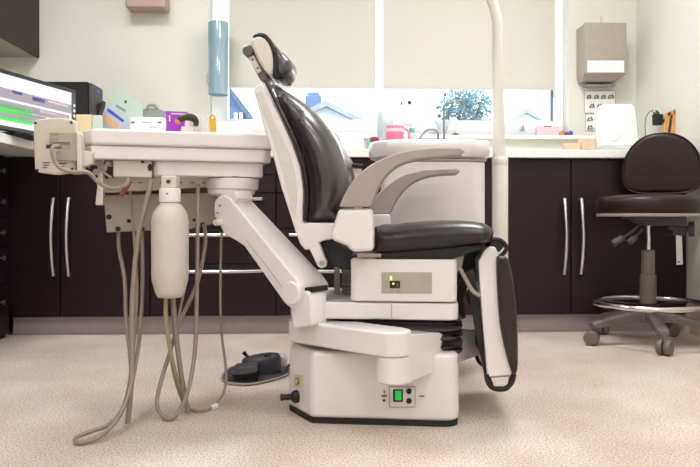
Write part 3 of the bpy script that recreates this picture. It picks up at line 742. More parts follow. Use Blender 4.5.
hose([(198, 184, 2.1), (197.5, 230, 2.08), (196.8, 290, 2.05), (195.3, 345, 2.02), (189.5, 385, 1.99), (181, 408, 1.97), (171, 418.5, 1.96), (161, 414, 1.97), (157, 403, 1.98), (160.5, 383, 2.0), (170, 352, 2.03), (179.5, 322, 2.06), (190, 300, 2.1), (199, 277, 2.13), (205.5, 243, 2.16), (204, 224, 2.18)], .0064)
hose([(185, 285, 2.06), (180, 310, 2.05), (173, 345, 2.03)], .0045)
obj('hose_clamp', MB().cyl(at(211, 408, 2.07), at(217, 405.5, 2.085), .009, 10), M['white'], unit)

# things on the tray
ty = lambda px, py, yl: TF.px(px, py, yl)
def on_tray(px0, px1, yl, th, h, z0=.824):
    a, b = TF.lx(ty(px0, 130, yl)), TF.lx(ty(px1, 130, yl)); return a, b
a, b = on_tray(165.5, 188, .12, 0, 0)
m = MB(); zs = [.824, .895]
m.prism([TF.w(a, .12, .824), TF.w(b, .12, .824), TF.w(b-.004, .12, .838), TF.w(b-.010, .12, .86), TF.w(b, .12, .897), TF.w(a, .12, .897), TF.w(a+.003, .12, .86)], TF.uy*.03)
m.prism([TF.w(a+.010, .119, .866), TF.w(a+.014, .119, .866), TF.w(a+.014, .119, .884), TF.w(a+.010, .119, .884)], TF.uy*.001, 1)
m.prism([TF.w(a+.016, .119, .888), TF.w(b-.012, .119, .888), TF.w(b-.012, .119, .891), TF.w(a+.016, .119, .891)], TF.uy*.001, 1)
tobj('packet', m, [M['purple'], M['paper']], 'bright purple packet standing on the delivery tray', 'packet', bevel=.001)
hd = spline([TF.px(x, y, .05) for x, y in ((177, 123.5), (180, 119.5), (186, 117), (193, 118), (196, 122), (195.5, 126))], 5)
t = thing('handpiece', TF.px(187, 130, .05), 'dark olive curved handle with tan tip lying on the tray', 'dental tool')
n = len(hd); obj('grip', MB().tube(hd[3:], [.007+.0042*math.sin(PI*min(1, (i+2)/(n-4))) for i in range(n-3)], 12), M['brown'], t)
obj('tip', MB().tube(hd[:5]+[], [.006, .0085, .009, .0085, .008], 12), M['tan'], t)
tp_ = TF.px(185, 124, .05); obj('support', MB().box(TF.lx(TF.px(181, 128, .05)), TF.lx(TF.px(193, 128, .05)), .035, .075, .824, .842, TF), M['white'], t, .003)
c = TF.px(212.8, 130, .06); m = MB().prism([TF.px(x, y, .06) for x, y in [(210.5, 131.2), (216.5, 131.4), (215.6, 117), (214, 114.8), (211, 114.6), (209.2, 116.5)]], TF.uy*.012)
m.lathe(TF.px(212.5, 117.8, .059), [(.001, -.001), (.004, -.001), (.004, .004)], 12, 1, axis=TF.uy)
tobj('tag', m, [M['yellow'], M['paper']], 'small yellow plastic tag with a hole, upright on the tray', 'tag', bevel=.001)
for px, yl, r, h, lab in ((196, .17, .022, .072, 'white cup behind the dark curved handle on the tray'), (203.5, .13, .014, .06, 'small white pot beside the yellow tag on the tray')):
    c = TF.px(px, 130, yl); tobj('cup', MB().lathe((c.x, c.y, .824), [(r*.75, 0), (r*.8, .001), (r, h), (r*.93, h), (r*.72, .006)], 20), M['paper'], lab, 'cup', 'white cups on the tray')

# ================================================================== SPITTOON AND LAMP POLE
SY = 2.62
sx = at(432, 150, SY).x; sw_ = 53/690*SY
sz = lambda py: at(432, py, SY-.14).z
sp = thing('spittoon', (sx, SY, .2), 'white spittoon unit with round basin behind the chair armrests', 'spittoon')
bw = at(485.5, 200, SY-.1).x; bl = at(384, 200, SY-.1).x
obj('body', MB().plan(rrect(bl, bw, SY-.15, SY+.12, .07, 8), .30, sz(161), WF), M['white'], sp, .006, 3)
sl = MB().plan(rrect(bl-.003, bw+.003, SY-.155, SY+.125, .07, 8), sz(161), sz(159.8)+.002, WF); obj('body_rim', sl, M['greyp'], sp)
def bas(x0, x1, y0, y1, r): return rrect(x0, x1, y0, y1, r, 10)
bx0, bx1 = at(370, 150, SY-.05).x, at(489, 150, SY-.05).x
levels = [(0.035, sz(159.5)), (.006, sz(156)), (0, sz(150)), (0, sz(142)), (.006, sz(140)), (.02, sz(139.6)), (.03, sz(142)), (.07, sz(150)), (.12, sz(154))]
rs = []
for ins, z in levels: rs.append([V((x, y, z)) for x, y in bas(bx0+ins*1.2, bx1-ins*.6 if z > sz(158) else bx1-ins*.3, SY-.17+ins, SY+.15-ins, .12 if ins < .1 else .03)])
obj('basin', MB().rings(rs), M['white'], sp, ang=50)
sup = MB().box(bl+.03, bw-.19, SY-.1, SY+.08, .20, .302); sup.box(at(400, 217, 2.4).x, at(440, 217, 2.4).x, 2.28, SY, .215, .275)
obj('support_arm', sup, M['white'], sp, .006)
def tapn(pts, r, Y, nm, lab=None):
    P_ = [at(x, y, Y) for x, y in pts]
    return obj(nm, MB().tube(spline(P_, 6), r, 10), M['satin'], sp, ang=70, label=lab)
tapn([(444, 152), (444, 125), (444, 108), (445.5, 104.3), (449, 103), (458, 101), (461, 101), (463, 103.5), (463.3, 107)], .0042, SY, 'cup_filler', 'tall thin gooseneck spout')
tapn([(417, 144), (422, 135), (428, 130), (434, 129.5), (437.5, 132), (438, 138), (438, 150)], .0042, SY+.02, 'bowl_rinser', 'low curved spout')
# holder of suction hoses on the far side
ah = thing('suction_holder', at(345, 165, 2.5), 'grey paddle shaped suction holder behind the leather backrest', 'holder')
obj('paddle', MB().cushion(spline([at(x, y, 2.46) for x, y in [(328, 134), (332, 131.5), (337.5, 135), (341.5, 143), (341, 151), (343.5, 152), (349, 156.5), (353, 163), (349, 165), (340, 160), (334, 148)]], 3, True), (0, .05, 0), .008, 3), M['greyp'], ah, ang=60)
obj('holder_bar', MB().tube([at(341, 160, 2.48), at(350, 165.5, 2.48), at(363, 166.5, 2.48)], .009, 10), M['blackg'], ah)
obj('holder_post', MB().prism([at(x, y, 2.49) for x, y in [(346, 168), (362, 169), (362, 226), (346, 226)]], (0, .05, 0)), M['white'], ah, .004)
obj('holder_arm', MB().tube([at(352, 222, 2.52), at(378, 226, 2.56), at(390, 226, SY-.06)], .016, 12), M['white'], ah)

PY = 2.62
pl = thing('lamp_pole', (at(500, 217, PY).x, PY, .36), 'tall white lamp pole rising beside the spittoon, bent at top', 'pole')
px_ = at(500, 217, PY).x
zz = lambda py: at(500, py, PY).z
obj('lower_tube', MB().lathe((px_, PY, 0), [(.028, .36), (.0305, .365), (.0305, zz(166)), (.029, zz(165))], 32), M['polew'], pl)
obj('collar', MB().lathe((px_, PY, 0), [(.0295, zz(166)), (.031, zz(165)), (.031, zz(158.8)), (.028, zz(157.3)), (.022, zz(157))], 32), M['polew'], pl)
pts = [(px_-.003, PY, zz(158)), (px_-.006, PY, zz(110)), (px_-.009, PY, zz(60)), (px_-.010, PY, zz(28)), (px_-.018, PY, zz(13)), (px_-.034, PY, zz(0)), (px_-.075, PY-.005, zz(-22)), (px_-.16, PY-.01, zz(-48)), (px_-.30, PY-.02, zz(-62)), (px_-.42, PY-.03, zz(-64))]
sps = spline(pts, 6)
obj('upper_tube', MB().tube(sps, [.0245-.0055*min(1, i/18) for i in range(len(sps))], 24), M['polew'], pl, ang=70)
pb = MB().box(bw-.03, px_, PY-.02, PY+.02, .38, .46); obj('pole_bracket', pb, M['polew'], pl, .004)
# lamp head at the end of the arm, above the frame
lh = V((px_-.42, PY-.03, zz(-64)))
m = MB().lathe(lh+V((0, 0, -.10)), [(.09, 0), (.10, .01), (.095, .04), (.05, .07), (.025, .10)], 28)
obj('lamp_head', m, M['polew'], pl)

# ================================================================== FOOT CONTROL
fc = thing('foot_control', at(255, 378, 2.5)*1 - V((0, 0, at(255, 378, 2.5).z)), 'black foot control pedal on the floor left of the chair base', 'foot pedal')
def G(px, py, z=0):  # point on a level plane
    d = ray(px, py); return EYE + d*((z-H)/d.z)
bpts = [G(*q) for q in ((222.5, 381), (231, 385), (249, 386), (270, 382), (287, 376), (288, 369), (262, 366), (240, 366), (226, 372))]
fm = MB().rings([[V((p.x, p.y, .001)) for p in bpts], [V((p.x, p.y, .009)) for p in bpts]])
obj('base_plate', fm, M['charcoal'], fc, .002)
obj('plate_rim', MB().tube([V((p.x, p.y, .006)) for p in spline(bpts, 4, True)], .0035, 6, closed=True), M['greyp'], fc)
c = G(262, 376)
rings = []
for s_, z, dx_ in ((1, .009, 0), (1, .045, 0), (.96, .06, 0), (.86, .066, 0)):
    rings.append([V((c.x-.006+.072*s_*math.cos(a), c.y+.035+.06*s_*math.sin(a), z*(1+.12*math.cos(a)))) for a in [2*PI*k/28 for k in range(28)]])
obj('housing', MB().rings(rings), M['charcoal'], fc, ang=60)
pp = [at(229.5, 375, 2.40), at(234, 368, 2.40), at(257, 366, 2.38), at(257, 372, 2.37), at(246, 374.5, 2.37), at(238, 375, 2.38)]
obj('pedal', MB().prism(pp, (0, .08, 0)), M['charcoal'], fc, .004, 3)
obj('pedal_underside', MB().prism([at(x, y, 2.4) for x, y in [(232, 375.5), (255, 373), (258, 380.5), (246, 381.5), (234, 380)]], (0, .06, 0)), M['black'], fc, .003)
obj('knob', MB().ball(at(268.3, 356.5, 2.52), .015, 14), M['black'], fc)
obj('lever', MB().cyl(at(246, 355, 2.56), at(243.5, 352, 2.56), .006, 10, r2=.008).tube([at(246, 355, 2.56), at(252, 360, 2.55)], .006, 8), M['black'], fc)
obj('side_cover', MB().prism([at(x, y, 2.62) for x, y in [(250, 355), (283, 355.5), (287, 359), (287, 372), (262, 374)]], (0, .06, 0)), M['white'], fc, .008, 3, label='white rear cover')
ca = [G(286, 374, .005), G(289, 366, .005), G(300, 361, .005), G(320, 358, .005)]
obj('cable', MB().tube(spline([V((p.x, p.y, .006)) for p in ca], 5), .005, 8), M['black'], fc)

# ================================================================== STOOL
SX, SYc = at(648, 217, 3.08).x, 3.08
stl = thing('operator_stool', (SX, SYc, 0), 'dark brown leather operator stool with backrest, foot ring and five castors', 'stool')
SF = Frame(SX, SYc, 0)
rr = .225
sz_ = lambda py: at(648, py, SYc-.2).z
t0, b0 = .652, sz_(213.5)
obj('seat', MB().lathe((SX, SYc, 0), [(.1, b0), (rr-.012, b0), (rr-.002, b0+.006), (rr+.001, b0+.02), (rr, b0+.055), (rr-.006, b0+.068), (rr-.022, b0+.078), (rr*.6, b0+.085), (.01, b0+.086)], 48), M['stoolleather'], stl, ang=60)
obj('seat_rim', MB().lathe((SX, SYc, 0), [(rr-.03, b0-.012), (rr-.006, b0-.012), (rr-.003, b0-.006), (rr-.004, b0+.001), (rr-.03, b0+.001)], 48), M['greyp'], stl, label='pale seam rim under seat')
bkc = at(661.5, 165, 3.235); BU = V((math.cos(math.radians(-27)), math.sin(math.radians(-27)), 0)); BN = V((-BU.y, BU.x, 0))
zT, zB = at(663, 131.8, 3.235).z, .683
bo_ = []
for k in range(48):
    a = 2*PI*k/48; sa, ca_ = math.sin(a), math.cos(a)
    zm = zB+.10
    x = .18*math.copysign(abs(ca_)**(.9 if sa > 0 else .5), ca_); z = (zT-zm)*sa if sa > 0 else (zm-zB)*math.copysign(abs(sa)**.7, sa)
    bo_.append(V((bkc.x, bkc.y, zm+z))+BU*x)
obj('backrest', MB().cushion(bo_, BN*.05, .022, 6, dome=.004), M['stoolleather'], stl, ang=70)
pb_ = [p+BN*.004 for p in bo_]; cc = sum(pb_, V())/48
obj('backrest_piping', MB().tube([cc+(p-cc)*.965 for p in pb_], .0035, 6, closed=True), M['stoolleather'], stl)
bar = MB().prism([at(675.5, 219, 3.14), at(681.5, 219, 3.14), at(683, 264.5, 3.14), at(676.5, 265, 3.14)], (0, .008, 0))
b_ = obj('backrest_bar', bar, M['chrome'], stl, .001)
obj('bar_hole', MB().lathe(at(678.8, 262, 3.1395), [(.001, -.001), (.004, -.001), (.004, .002)], 10, axis=(0, 1, 0)), M['black'], b_)
obj('backrest_upright', MB().tube([at(680, 225, 3.16), (at(680, 225, 3.3).x, 3.32, .56), (at(680, 200, 3.3).x, 3.325, .70), (bkc.x+.03, 3.285, .82)], .009, 8), M['black'], stl)
mech = MB().box(-.10, .09, -.06, .06, b0-.025, b0-.012, SF)
mech.prism([SF.w(-.075, -.05, b0-.022), SF.w(.07, -.05, b0-.022), SF.w(.035, -.05, b0-.055), SF.w(-.02, -.05, b0-.055)], (0, .1, 0))
mech.box(.05, .17, -.02, .05, b0-.055, b0-.012, SF)
obj('tilt_mechanism', mech, M['charcoal'], stl, .004)
kn = at(691.5, 229, 3.1); obj('tension_knob', MB().lathe(kn, [(.01, -.012), (.034, -.012), (.036, 0), (.034, .012), (.012, .014), (.012, .03), (.001, .03)], 18, axis=(-.35, .2, 0)).tube([kn, at(678, 229, 3.1), at(668, 226, 3.1)], .014, 10), M['charcoal'], stl)
obj('clamp', MB().box(at(670.5, 217, 3.12).x, at(684.5, 217, 3.12).x, 3.10, 3.16, at(0, 236, 3.12).z, at(0, 218, 3.12).z), M['charcoal'], stl, .004)
for pts in (((640, 224), (630, 233), (622, 238), (613, 244)), ((643, 228), (636, 236), (628, 243))):
    lv = spline([at(x, y, 3.0) for x, y in pts], 4); k = len(lv)
    obj('lever', MB().tube(lv, [.006 if i < k*.55 else .016 for i in range(k)], 10), M['charcoal'], stl)
zt_ = lambda py: at(648, py, SYc).z
obj('gas_rod', MB().cyl((SX, SYc, zt_(252)), (SX, SYc, b0-.05), .0105, 18), M['chrome'], stl)
obj('gas_lift_cover', MB().lathe((SX, SYc, 0), [(.033, zt_(304)), (.036, zt_(303)), (.035, zt_(274.5)), (.030, zt_(274)), (.028, zt_(250.5)), (.026, zt_(250)), (.012, zt_(249.6))], 28), M['stoolgrey'], stl)
ring = [V((SX+.236*math.cos(2*PI*k/56), SYc+.236*math.sin(2*PI*k/56), zt_(303))) for k in range(56)]
fr_ = obj('foot_ring', MB().tube(ring, .0125, 12, closed=True), M['chrome'], stl, ang=70)
sk = MB()
for a in (.3, 2.4, 4.5): sk.cyl((SX+.03*math.cos(a), SYc+.03*math.sin(a), zt_(305)), (SX+.23*math.cos(a), SYc+.23*math.sin(a), zt_(304)), .006, 8)
sk.lathe((SX, SYc, zt_(306)), [(.03, -.012), (.045, -.01), (.045, .012), (.03, .014)], 24)
obj('ring_spokes', sk, M['black'], fr_)
obj('base_hub', MB().lathe((SX, SYc, 0), [(.03, .095), (.045, .10), (.048, .145), (.04, .16), (.034, .175)], 28), M['stoolgrey'], stl)
for k in range(5):
    a = math.radians(-102+72*k); u = V((math.cos(a), math.sin(a), 0)); w = V((-u.y, u.x, 0)); L = .26
    rs = []
    for s_, zc_, hh_, ww in ((.02, .128, .024, .024), (.10, .122, .022, .022), (.19, .105, .019, .023), (.25, .093, .017, .025), (.275, .090, .010, .018)):
        c_ = V((SX, SYc, zc_))+u*s_
        rs.append([c_+w*(ww*cx)+V((0, 0, hh_*cz)) for cx, cz in ((-1, -.9), (-1, .6), (-.7, 1), (.7, 1), (1, .6), (1, -.9))])
    lg = obj('base_leg', MB().rings(rs), M['stoolgrey'], stl, .003)
    cc = V((SX, SYc, .034))+u*.272
    axd = (w*.7+u*.5).normalized()
    cm = MB()
    for sd in (-1, 1):
        cm.lathe(cc+axd*(.004 if sd > 0 else -.004), [(.008, 0), (.031, 0), (.033, .003), (.033, .017), (.028, .024), (.01, .026)] if sd > 0 else [(.01, -.026), (.028, -.024), (.033, -.017), (.033, -.003), (.031, 0), (.008, 0)], 22, axis=axd)
    cm.cyl(cc+V((0, 0, .0)), cc+V((0, 0, .05)), .008, 10)
    obj('castor', cm, M['stoolgrey'], lg)

# ================================================================== LEFT COUNTER THINGS
Z0 = .9065
# monitor
ml, mr = at(0, 100, 2.75), at(76, 100, 3.22)
dm = V((mr.x-ml.x, mr.y-ml.y, 0)).normalized(); nm = V((dm.y, -dm.x, 0))
start = V((mr.x, mr.y, 0)) - dm*.62
zt_l, zb_l = 1.128, .918
mon = thing('computer_monitor', (start+dm*.3)+V((0, 0, Z0)), 'computer monitor with green and white screen on the left worktop', 'monitor')
def mq(u0, u1, z0, z1, o0, o1): # slab on the monitor plane; u measured from the right edge backwards
    e0 = V((mr.x, mr.y, 0))
    return [e0-dm*u0+nm*o0+V((0, 0, z0)), e0-dm*u1+nm*o0+V((0, 0, z0)), e0-dm*u1+nm*o0+V((0, 0, z1)), e0-dm*u0+nm*o0+V((0, 0, z1))], nm*(o1-o0)
pf, vf = mq(0, .62, zb_l, zt_l+.03, 0, -.03)
pf = [pf[0], pf[1], pf[2]+V((0, 0, .0)), pf[3]]
m = MB().prism(pf, vf); obj('bezel', m, M['blackg'], mon, .004)
m = MB(); m.prism(*mq(.035, .6, zb_l+.018, zt_l+.012, .0005, -.001))
def sq(u0, u1, z0, z1, mi): m.prism(*mq(u0, u1, z0, z1, .0012, .0004), mi)
sq(.035, .6, 1.045, 1.085, 1); sq(.05, .6, 1.005, 1.035, 1); sq(.21, .6, .965, 1.003, 1)
sq(.30, .6, .985, 1.02, 2); sq(.30, .6, .957, .972, 2); sq(.36, .42, 1.072, 1.084, 3); sq(.22, .3, 1.062, 1.078, 3)
sq(.22, .32, .974, .99, 4); sq(.06, .2, 1.07, 1.078, 4); sq(.06, .25, 1.02, 1.03, 4); sq(.08, .2, .985, 1.0, 0); sq(.035, .6, zb_l+.018, .94, 3) if False else None
obj('screen', m, [M['screen'], M['sgrey'], M['sgreen'], M['sblue'], M['stan']], mon)
m = MB()
for i in range(5):
    c_ = V((mr.x, mr.y, 0))-dm*.016+nm*.001+V((0, 0, 1.085-.024*i)); m.lathe(c_, [(.001, .002), (.006, .002), (.006, -.001)], 10, axis=nm)
obj('buttons', m, M['steel'], mon)
sb = start+dm*.3-nm*.08
obj('stand', MB().box(sb.x-.1, sb.x+.1, sb.y-.1, sb.y+.1, Z0, Z0+.012).tube([V((sb.x, sb.y, Z0+.01)), V((sb.x, sb.y, 1.03)), (start+dm*.3-nm*.02)+V((0, 0, 1.05))], .02, 10), M['black'], mon, .003)
# tower
a, b = at(17, 100, 3.48), at(88, 100, 3.48)
zt_t = at(60, 81.5, 3.48).z
tw_ = thing('computer_tower', ((a.x+b.x)/2, 3.57, Z0), 'black computer tower behind the monitor on the worktop', 'computer')
obj('case', MB().box(a.x, b.x, 3.48, 3.66, Z0, zt_t), M['blackg'], tw_, .004)
obj('front_panel', MB().box(b.x, b.x+.018, 3.485, 3.655, Z0, zt_t-.004), M['charcoal'], tw_, .006)
m = MB()
m.box(b.x+.017, b.x+.0195, 3.55, 3.6, zt_t-.04, zt_t-.022)
obj('drive_bay', m, [M['bluep']], tw_)
# black speaker wedge
p0 = at(93, 100, 3.6)
m = MB().prism([at(x, y, 3.55) for x, y in [(94.5, 152), (94.2, 106), (103, 100.5), (102, 106), (97.5, 118), (97.5, 152)]], (0, .05, 0))
tobj('black_stand', m, M['black'], 'small black angular stand right of the computer tower', 'stand', bevel=.002)
# cream box and pale box
a, b = at(76, 130, 3.42), at(91.5, 130, 3.42); tobj('card_box', MB().box(a.x, b.x, 3.42, 3.47, Z0, at(80, 114.5, 3.42).z), M['creambox'], 'cream card box between monitor panel and papers', 'box', bevel=.002)
a, b = at(92.3, 130, 3.42), at(101, 130, 3.42); tobj('leaflet_stack', MB().box(a.x, b.x, 3.42, 3.45, Z0, at(80, 115, 3.42).z), M['papergreen'], 'narrow pale green leaflet stack beside the cream box', 'leaflets', bevel=.001)
# papers
def sheet(name, pts, Y, m, lab, cat, marks=()):
    mb = MB().prism([at(x, y, Y) for x, y in pts], (0, .004, 0)); ms = [m]
    for mp, mm_ in marks:
        ms.append(mm_); mb.prism([at(x, y, Y-.001) for x, y in mp], (0, .001, 0), len(ms)-1)
    return tobj(name, mb, ms, lab, cat)
sheet('paper_sheet', [(106, 108), (116, 86), (143, 105), (141, 152), (104, 152)], 3.80, M['papergreen'], 'pale green letter sheet with dark crest leaning against the wall', 'paper',
      [([(124, 101), (126, 100), (127, 102), (125.5, 104)], M['ink'])])
sheet('leaflet', [(94, 113), (107, 104), (130, 122), (118, 152), (94, 152)], 3.74, M['paperblue'], 'pale leaflet with blue and orange bands leaning by the computer', 'leaflet',
      [([(103, 113), (119, 124.5), (117, 131), (103, 121)], M['orange']), ([(108, 108), (124, 120), (123, 122.5), (107, 111)], M['bluep']), ([(116, 104), (126, 110), (125, 112), (116, 107)], M['clip'])])
m = MB().prism([at(x, y, 3.86) for x, y in [(139, 118), (142, 109.5), (148, 108.3), (157, 108.3), (165, 111), (165, 152), (139, 152)]], (0, .008, 0))
t = tobj('clipboard', m, M['clip'], 'grey clipboard standing behind the white glove box', 'clipboard', bevel=.001)
obj('clip', MB().tube(spline([at(x, y, 3.855) for x, y in [(147, 108.5), (148.5, 105.8), (152, 105), (155.5, 105.8), (157, 108.5)]], 4), .008, 8), M['clip'], t)
a, b = at(130.5, 130, 3.60), at(163, 130, 3.60)
m = MB().box(a.x, b.x, 3.60, 3.69, Z0, at(140, 117, 3.6).z)
m.prism([at(x, y, 3.599) for x, y in rect(131, 121.5, 134.5, 123.2)], (0, .001, 0), 1); m.prism([at(x, y, 3.599) for x, y in rect(157.5, 121.5, 161.5, 123.2)], (0, .001, 0), 1)
m.prism([at(x, y, 3.599) for x, y in rect(142, 122, 152, 122.8)], (0, .001, 0), 2); m.prism([at(x, y, 3.599) for x, y in rect(149, 126.8, 157, 127.5)], (0, .001, 0), 2)
tobj('glove_box', m, [M['paper'], M['bluep'], M['clip']], 'white box with blue marks in front of the grey clipboard', 'box', bevel=.002)
a, b = at(216, 130, 3.6), at(250, 130, 3.6)
tobj('tissue_box', MB().box(a.x, b.x, 3.60, 3.72, Z0, at(230, 121.5, 3.6).z), M['paper'], 'low white box on the worktop below the blue tube', 'box', bevel=.004)
# cup dispenser tube
c = at(218.5, 60, 3.87); rt = 9.8/690*3.87
t = thing('cup_dispenser', (c.x, 3.87, at(218, 95, 3.87).z), 'clear blue cup dispenser tube mounted beside the left blind', 'dispenser')
z0_, z1_ = at(218, 95, 3.87).z, at(218, 23.5, 3.87).z
obj('tube', MB().lathe((c.x, 3.87, 0), [(rt, z0_), (rt, z1_), (rt-.003, z1_), (rt-.003, z0_)], 28), M['cupb'], t)
obj('top_band', MB().lathe((c.x, 3.87, 0), [(rt+.001, at(218, 41, 3.87).z), (rt+.001, z1_+.002), (rt*.9, z1_+.003)], 28), M['cupb'], t)
cst = MB()
for i in range(9):
    z = z0_+.01+.028*i; cst.lathe((c.x, 3.87, z), [(.028, 0), (.036, .05), (.034, .05), (.026, .002)], 18)
obj('cup_stack', cst, M['paper'], t)
obj('bracket', MB().box(c.x-.063, c.x-.030, 3.85, 3.9495, at(0, 82, 3.87).z, at(0, 72, 3.87).z).box(c.x-.02, c.x+.02, 3.87+rt-.002, 3.9495, 1.3, 1.34), M['greymetal'], t, .002)
# mauve wall box at the top of the frame
a, b = at(125, 7, 3.83), at(165, 7, 3.83)
t = tobj('wall_box', MB().box(a.x, b.x, 3.83, 3.948, a.z, a.z+.16), M['mauve'], 'mauve box on the wall at the top edge of the picture', 'box', bevel=.012, seg=3)

# ================================================================== ON THE BACK WORKTOP, MIDDLE
def jug():
    a, b = at(386, 130, 3.55), at(404, 130, 3.55)
    cx = (a.x+b.x)/2; r = (b.x-a.x)/2
    t = thing('measuring_jug', (cx, 3.55, Z0), 'pink plastic jug on the worktop beside the low curved spout', 'jug')
    obj('body', MB().lathe((cx, 3.55, 0), [(r*.9, Z0), (r, Z0+.01), (r, at(0, 124.5, 3.55).z), (r*.94, at(0, 124.5, 3.55).z), (r*.9, Z0+.012)], 24), M['pink'], t)
    obj('label_band', MB().lathe((cx, 3.55, 0), [(r+.001, at(0, 130.5, 3.55).z), (r+.001, at(0, 127, 3.55).z), (r-.002, at(0, 126.8, 3.55).z)], 24), M['pinkp'], t)
    obj('handle', MB().tube(spline([at(x, y, 3.55) for x, y in [(403, 128), (408, 131), (409, 137), (407, 141), (403, 143)]], 4), .006, 8), M['pink'], t)
jug()
a, b = at(397, 110, 3.80), at(414, 110, 3.80)
t = thing('soap_dispenser', ((a.x+b.x)/2, 3.80, 1.046), 'white pump dispenser with a black dot standing above the pink jug', 'dispenser')
obj('body', MB().box(a.x, b.x, 3.84, 3.905, Z0+.0, at(0, 98, 3.80).z), M['paper'], t, .008, 3)
obj('black_button', MB().lathe(at(409.5, 102.3, 3.838), [(.001, -.003), (.010, -.003), (.011, .004)], 14, axis=(0, 1, 0)), M['black'], t)
obj('slot', MB().prism([at(x, y, 3.838) for x, y in rect(401, 100.5, 402.2, 105)], (0, .004, 0)), M['ink'], t)
obj('spout', MB().prism([at(x, y, 3.82) for x, y in rect(404.5, 114, 413, 124)], (0, .03, 0)), M['wallw'], t, .003)
c = at(412, 135, 3.6); t = thing('bottle', (c.x, 3.6, Z0), 'small clear bottle with a teal cap beside the pink jug', 'bottle')
obj('body', MB().lathe((c.x, 3.6, 0), [(.02, Z0), (.022, Z0+.004), (.022, at(0, 134, 3.6).z), (.01, at(0, 130.5, 3.6).z)], 18), M['clear'], t)
obj('cap', MB().lathe((c.x, 3.6, 0), [(.014, at(0, 130.5, 3.6).z), (.016, at(0, 130, 3.6).z), (.014, at(0, 126.5, 3.6).z)], 14), M['teal'], t)
c = at(374.5, 135, 3.55); t = thing('bottle', (c.x, 3.55, Z0), 'small dark red capped bottle left of the spittoon basin', 'bottle')
obj('body', MB().lathe((c.x, 3.55, 0), [(.022, Z0), (.023, Z0+.005), (.022, at(0, 141, 3.55).z)], 18), M['paper'], t)
obj('cap', MB().lathe((c.x, 3.55, 0), [(.024, at(0, 141, 3.55).z), (.024, at(0, 137, 3.55).z), (.016, at(0, 135.5, 3.55).z)], 14), M['red'], t)
c = at(368.5, 138, 3.5); tobj('marker_pen', MB().lathe((c.x, 3.5, Z0), [(.006, 0), (.008, .01), (.008, at(0, 139, 3.5).z-Z0), (.004, at(0, 137.5, 3.5).z-Z0)], 12), M['teal'], 'green pen standing left of the dark red bottle cap', 'pen')
a, b = at(338, 140, 3.62), at(364, 140, 3.62); tobj('storage_tub', MB().plan(rrect(a.x, b.x, 3.6, 3.74, .02), Z0, at(0, 131.5, 3.62).z, WF, top=1.03), M['paper'], 'white open tub on the worktop between backrest and basin', 'tub', bevel=.004)
c = at(387, 125, 3.75); tobj('plastic_beaker', MB().lathe((c.x-.01, 3.75, Z0), [(.035, 0), (.038, .004), (.045, at(0, 111, 3.75).z-Z0), (.043, at(0, 111, 3.75).z-Z0), (.036, .008)], 22), M['clear'], 'clear plastic beaker behind the pink jug', 'beaker')
c = at(455, 131, 3.9); tobj('door_knob_plate', MB(), M['black'], 'x', 'x') if False else None
m = MB().lathe((at(455, 130, 3.93).x, 3.93, wz0), [(.024, 0), (.025, .004), (.01, .010), (.003, .016)], 18); tobj('suction_hook', m, M['charcoal'], 'small dark cone on the sill behind the gooseneck spout', 'cone')
# glass dish on the sill
m = MB().lathe((at(443, 118, 3.95).x, 3.95, wz0), [(.015, 0), (.012, .01), (.03, .04), (.05, .085), (.048, .085), (.028, .042)], 24); tobj('glass_dish', m, M['clear'], 'clear glass dish on the sill beside the gooseneck spout', 'glass')

# ================================================================== RIGHT SIDE
# packs on sill
a, b = at(537, 127, 3.96), at(559, 127, 3.96)
m = MB().box(a.x, b.x, 3.955, 4.0, wz0, at(0, 124.3, 3.96).z); m.prism([at(x, y, 3.954) for x, y in rect(544, 126, 551, 127)], (0, .001, 0), 1)
tobj('tissue_pack', m, [M['pinkp'], M['ink']], 'pale pink pack lying on the window sill', 'pack', bevel=.004)
for px, mm_, lab, r in ((561.5, 'woodd', 'orange roll on the sill beside the pale pink pack', .012), (565.6, 'red', 'red roll on the window sill between orange and blue', .010), (570, 'bluep', 'blue roll on the window sill at its right end', .013)):
    c = at(px, 127, 3.955); tobj('tape_roll', MB().lathe((c.x, 3.94, wz0+r*1.15), [(r*.5, 0), (r, .001), (r, .028), (r*.5, .029)], 18, axis=(0, 1, 0), sy=1.1), M[mm_], lab, 'tape')
m = MB().prism([at(x, y, 3.96) for x, y in [(520, 131), (523.5, 124), (525, 131)]], (0, .02, 0)); tobj('small_clip', m, M['clip'], 'small grey clip on the sill right of the lamp pole', 'clip')
# towel dispenser
TY = 3.80
t = thing('towel_dispenser', (at(603, 60, TY).x, TY, at(603, 83, TY).z), 'stainless steel paper towel dispenser on the wall right of window', 'dispenser')
w_ = at(576.8, 22, TY)
fx0, fx1 = at(584.5, 22, TY).x, at(626.5, 22, TY).x
zt_, zm_, zb_ = at(600, 22.5, TY).z, at(600, 73.5, TY).z, at(600, 80.5, TY+.05).z
x_l = at(578, 22, 3.92).x
obj('case', MB().plan([(x_l, 3.948), (x_l, TY+.03), (fx0, TY), (fx1, TY), (fx1+.001, TY+.01), (fx1+.001, 3.948)], zm_, zt_, WF), M['steelbox'], t, .003)
cs = MB(); cs.rings([[V((x_l, 3.948, zm_)), V((x_l, TY+.03, zm_)), V((fx0, TY, zm_)), V((fx1, TY, zm_)), V((fx1, 3.948, zm_))], [V((x_l+.01, 3.948, zb_)), V((x_l+.01, TY+.09, zb_)), V((fx0+.01, TY+.07, zb_)), V((fx1-.03, TY+.07, zb_)), V((fx1-.02, 3.948, zb_))]])
obj('lower_chute', cs, M['greyp'], t, .002)
obj('towel_window', MB().prism([at(x, y, TY-.001) for x, y in rect(587.5, 60.5, 624, 72.3)], (0, .003, 0)), M['paper'], t, .0008)
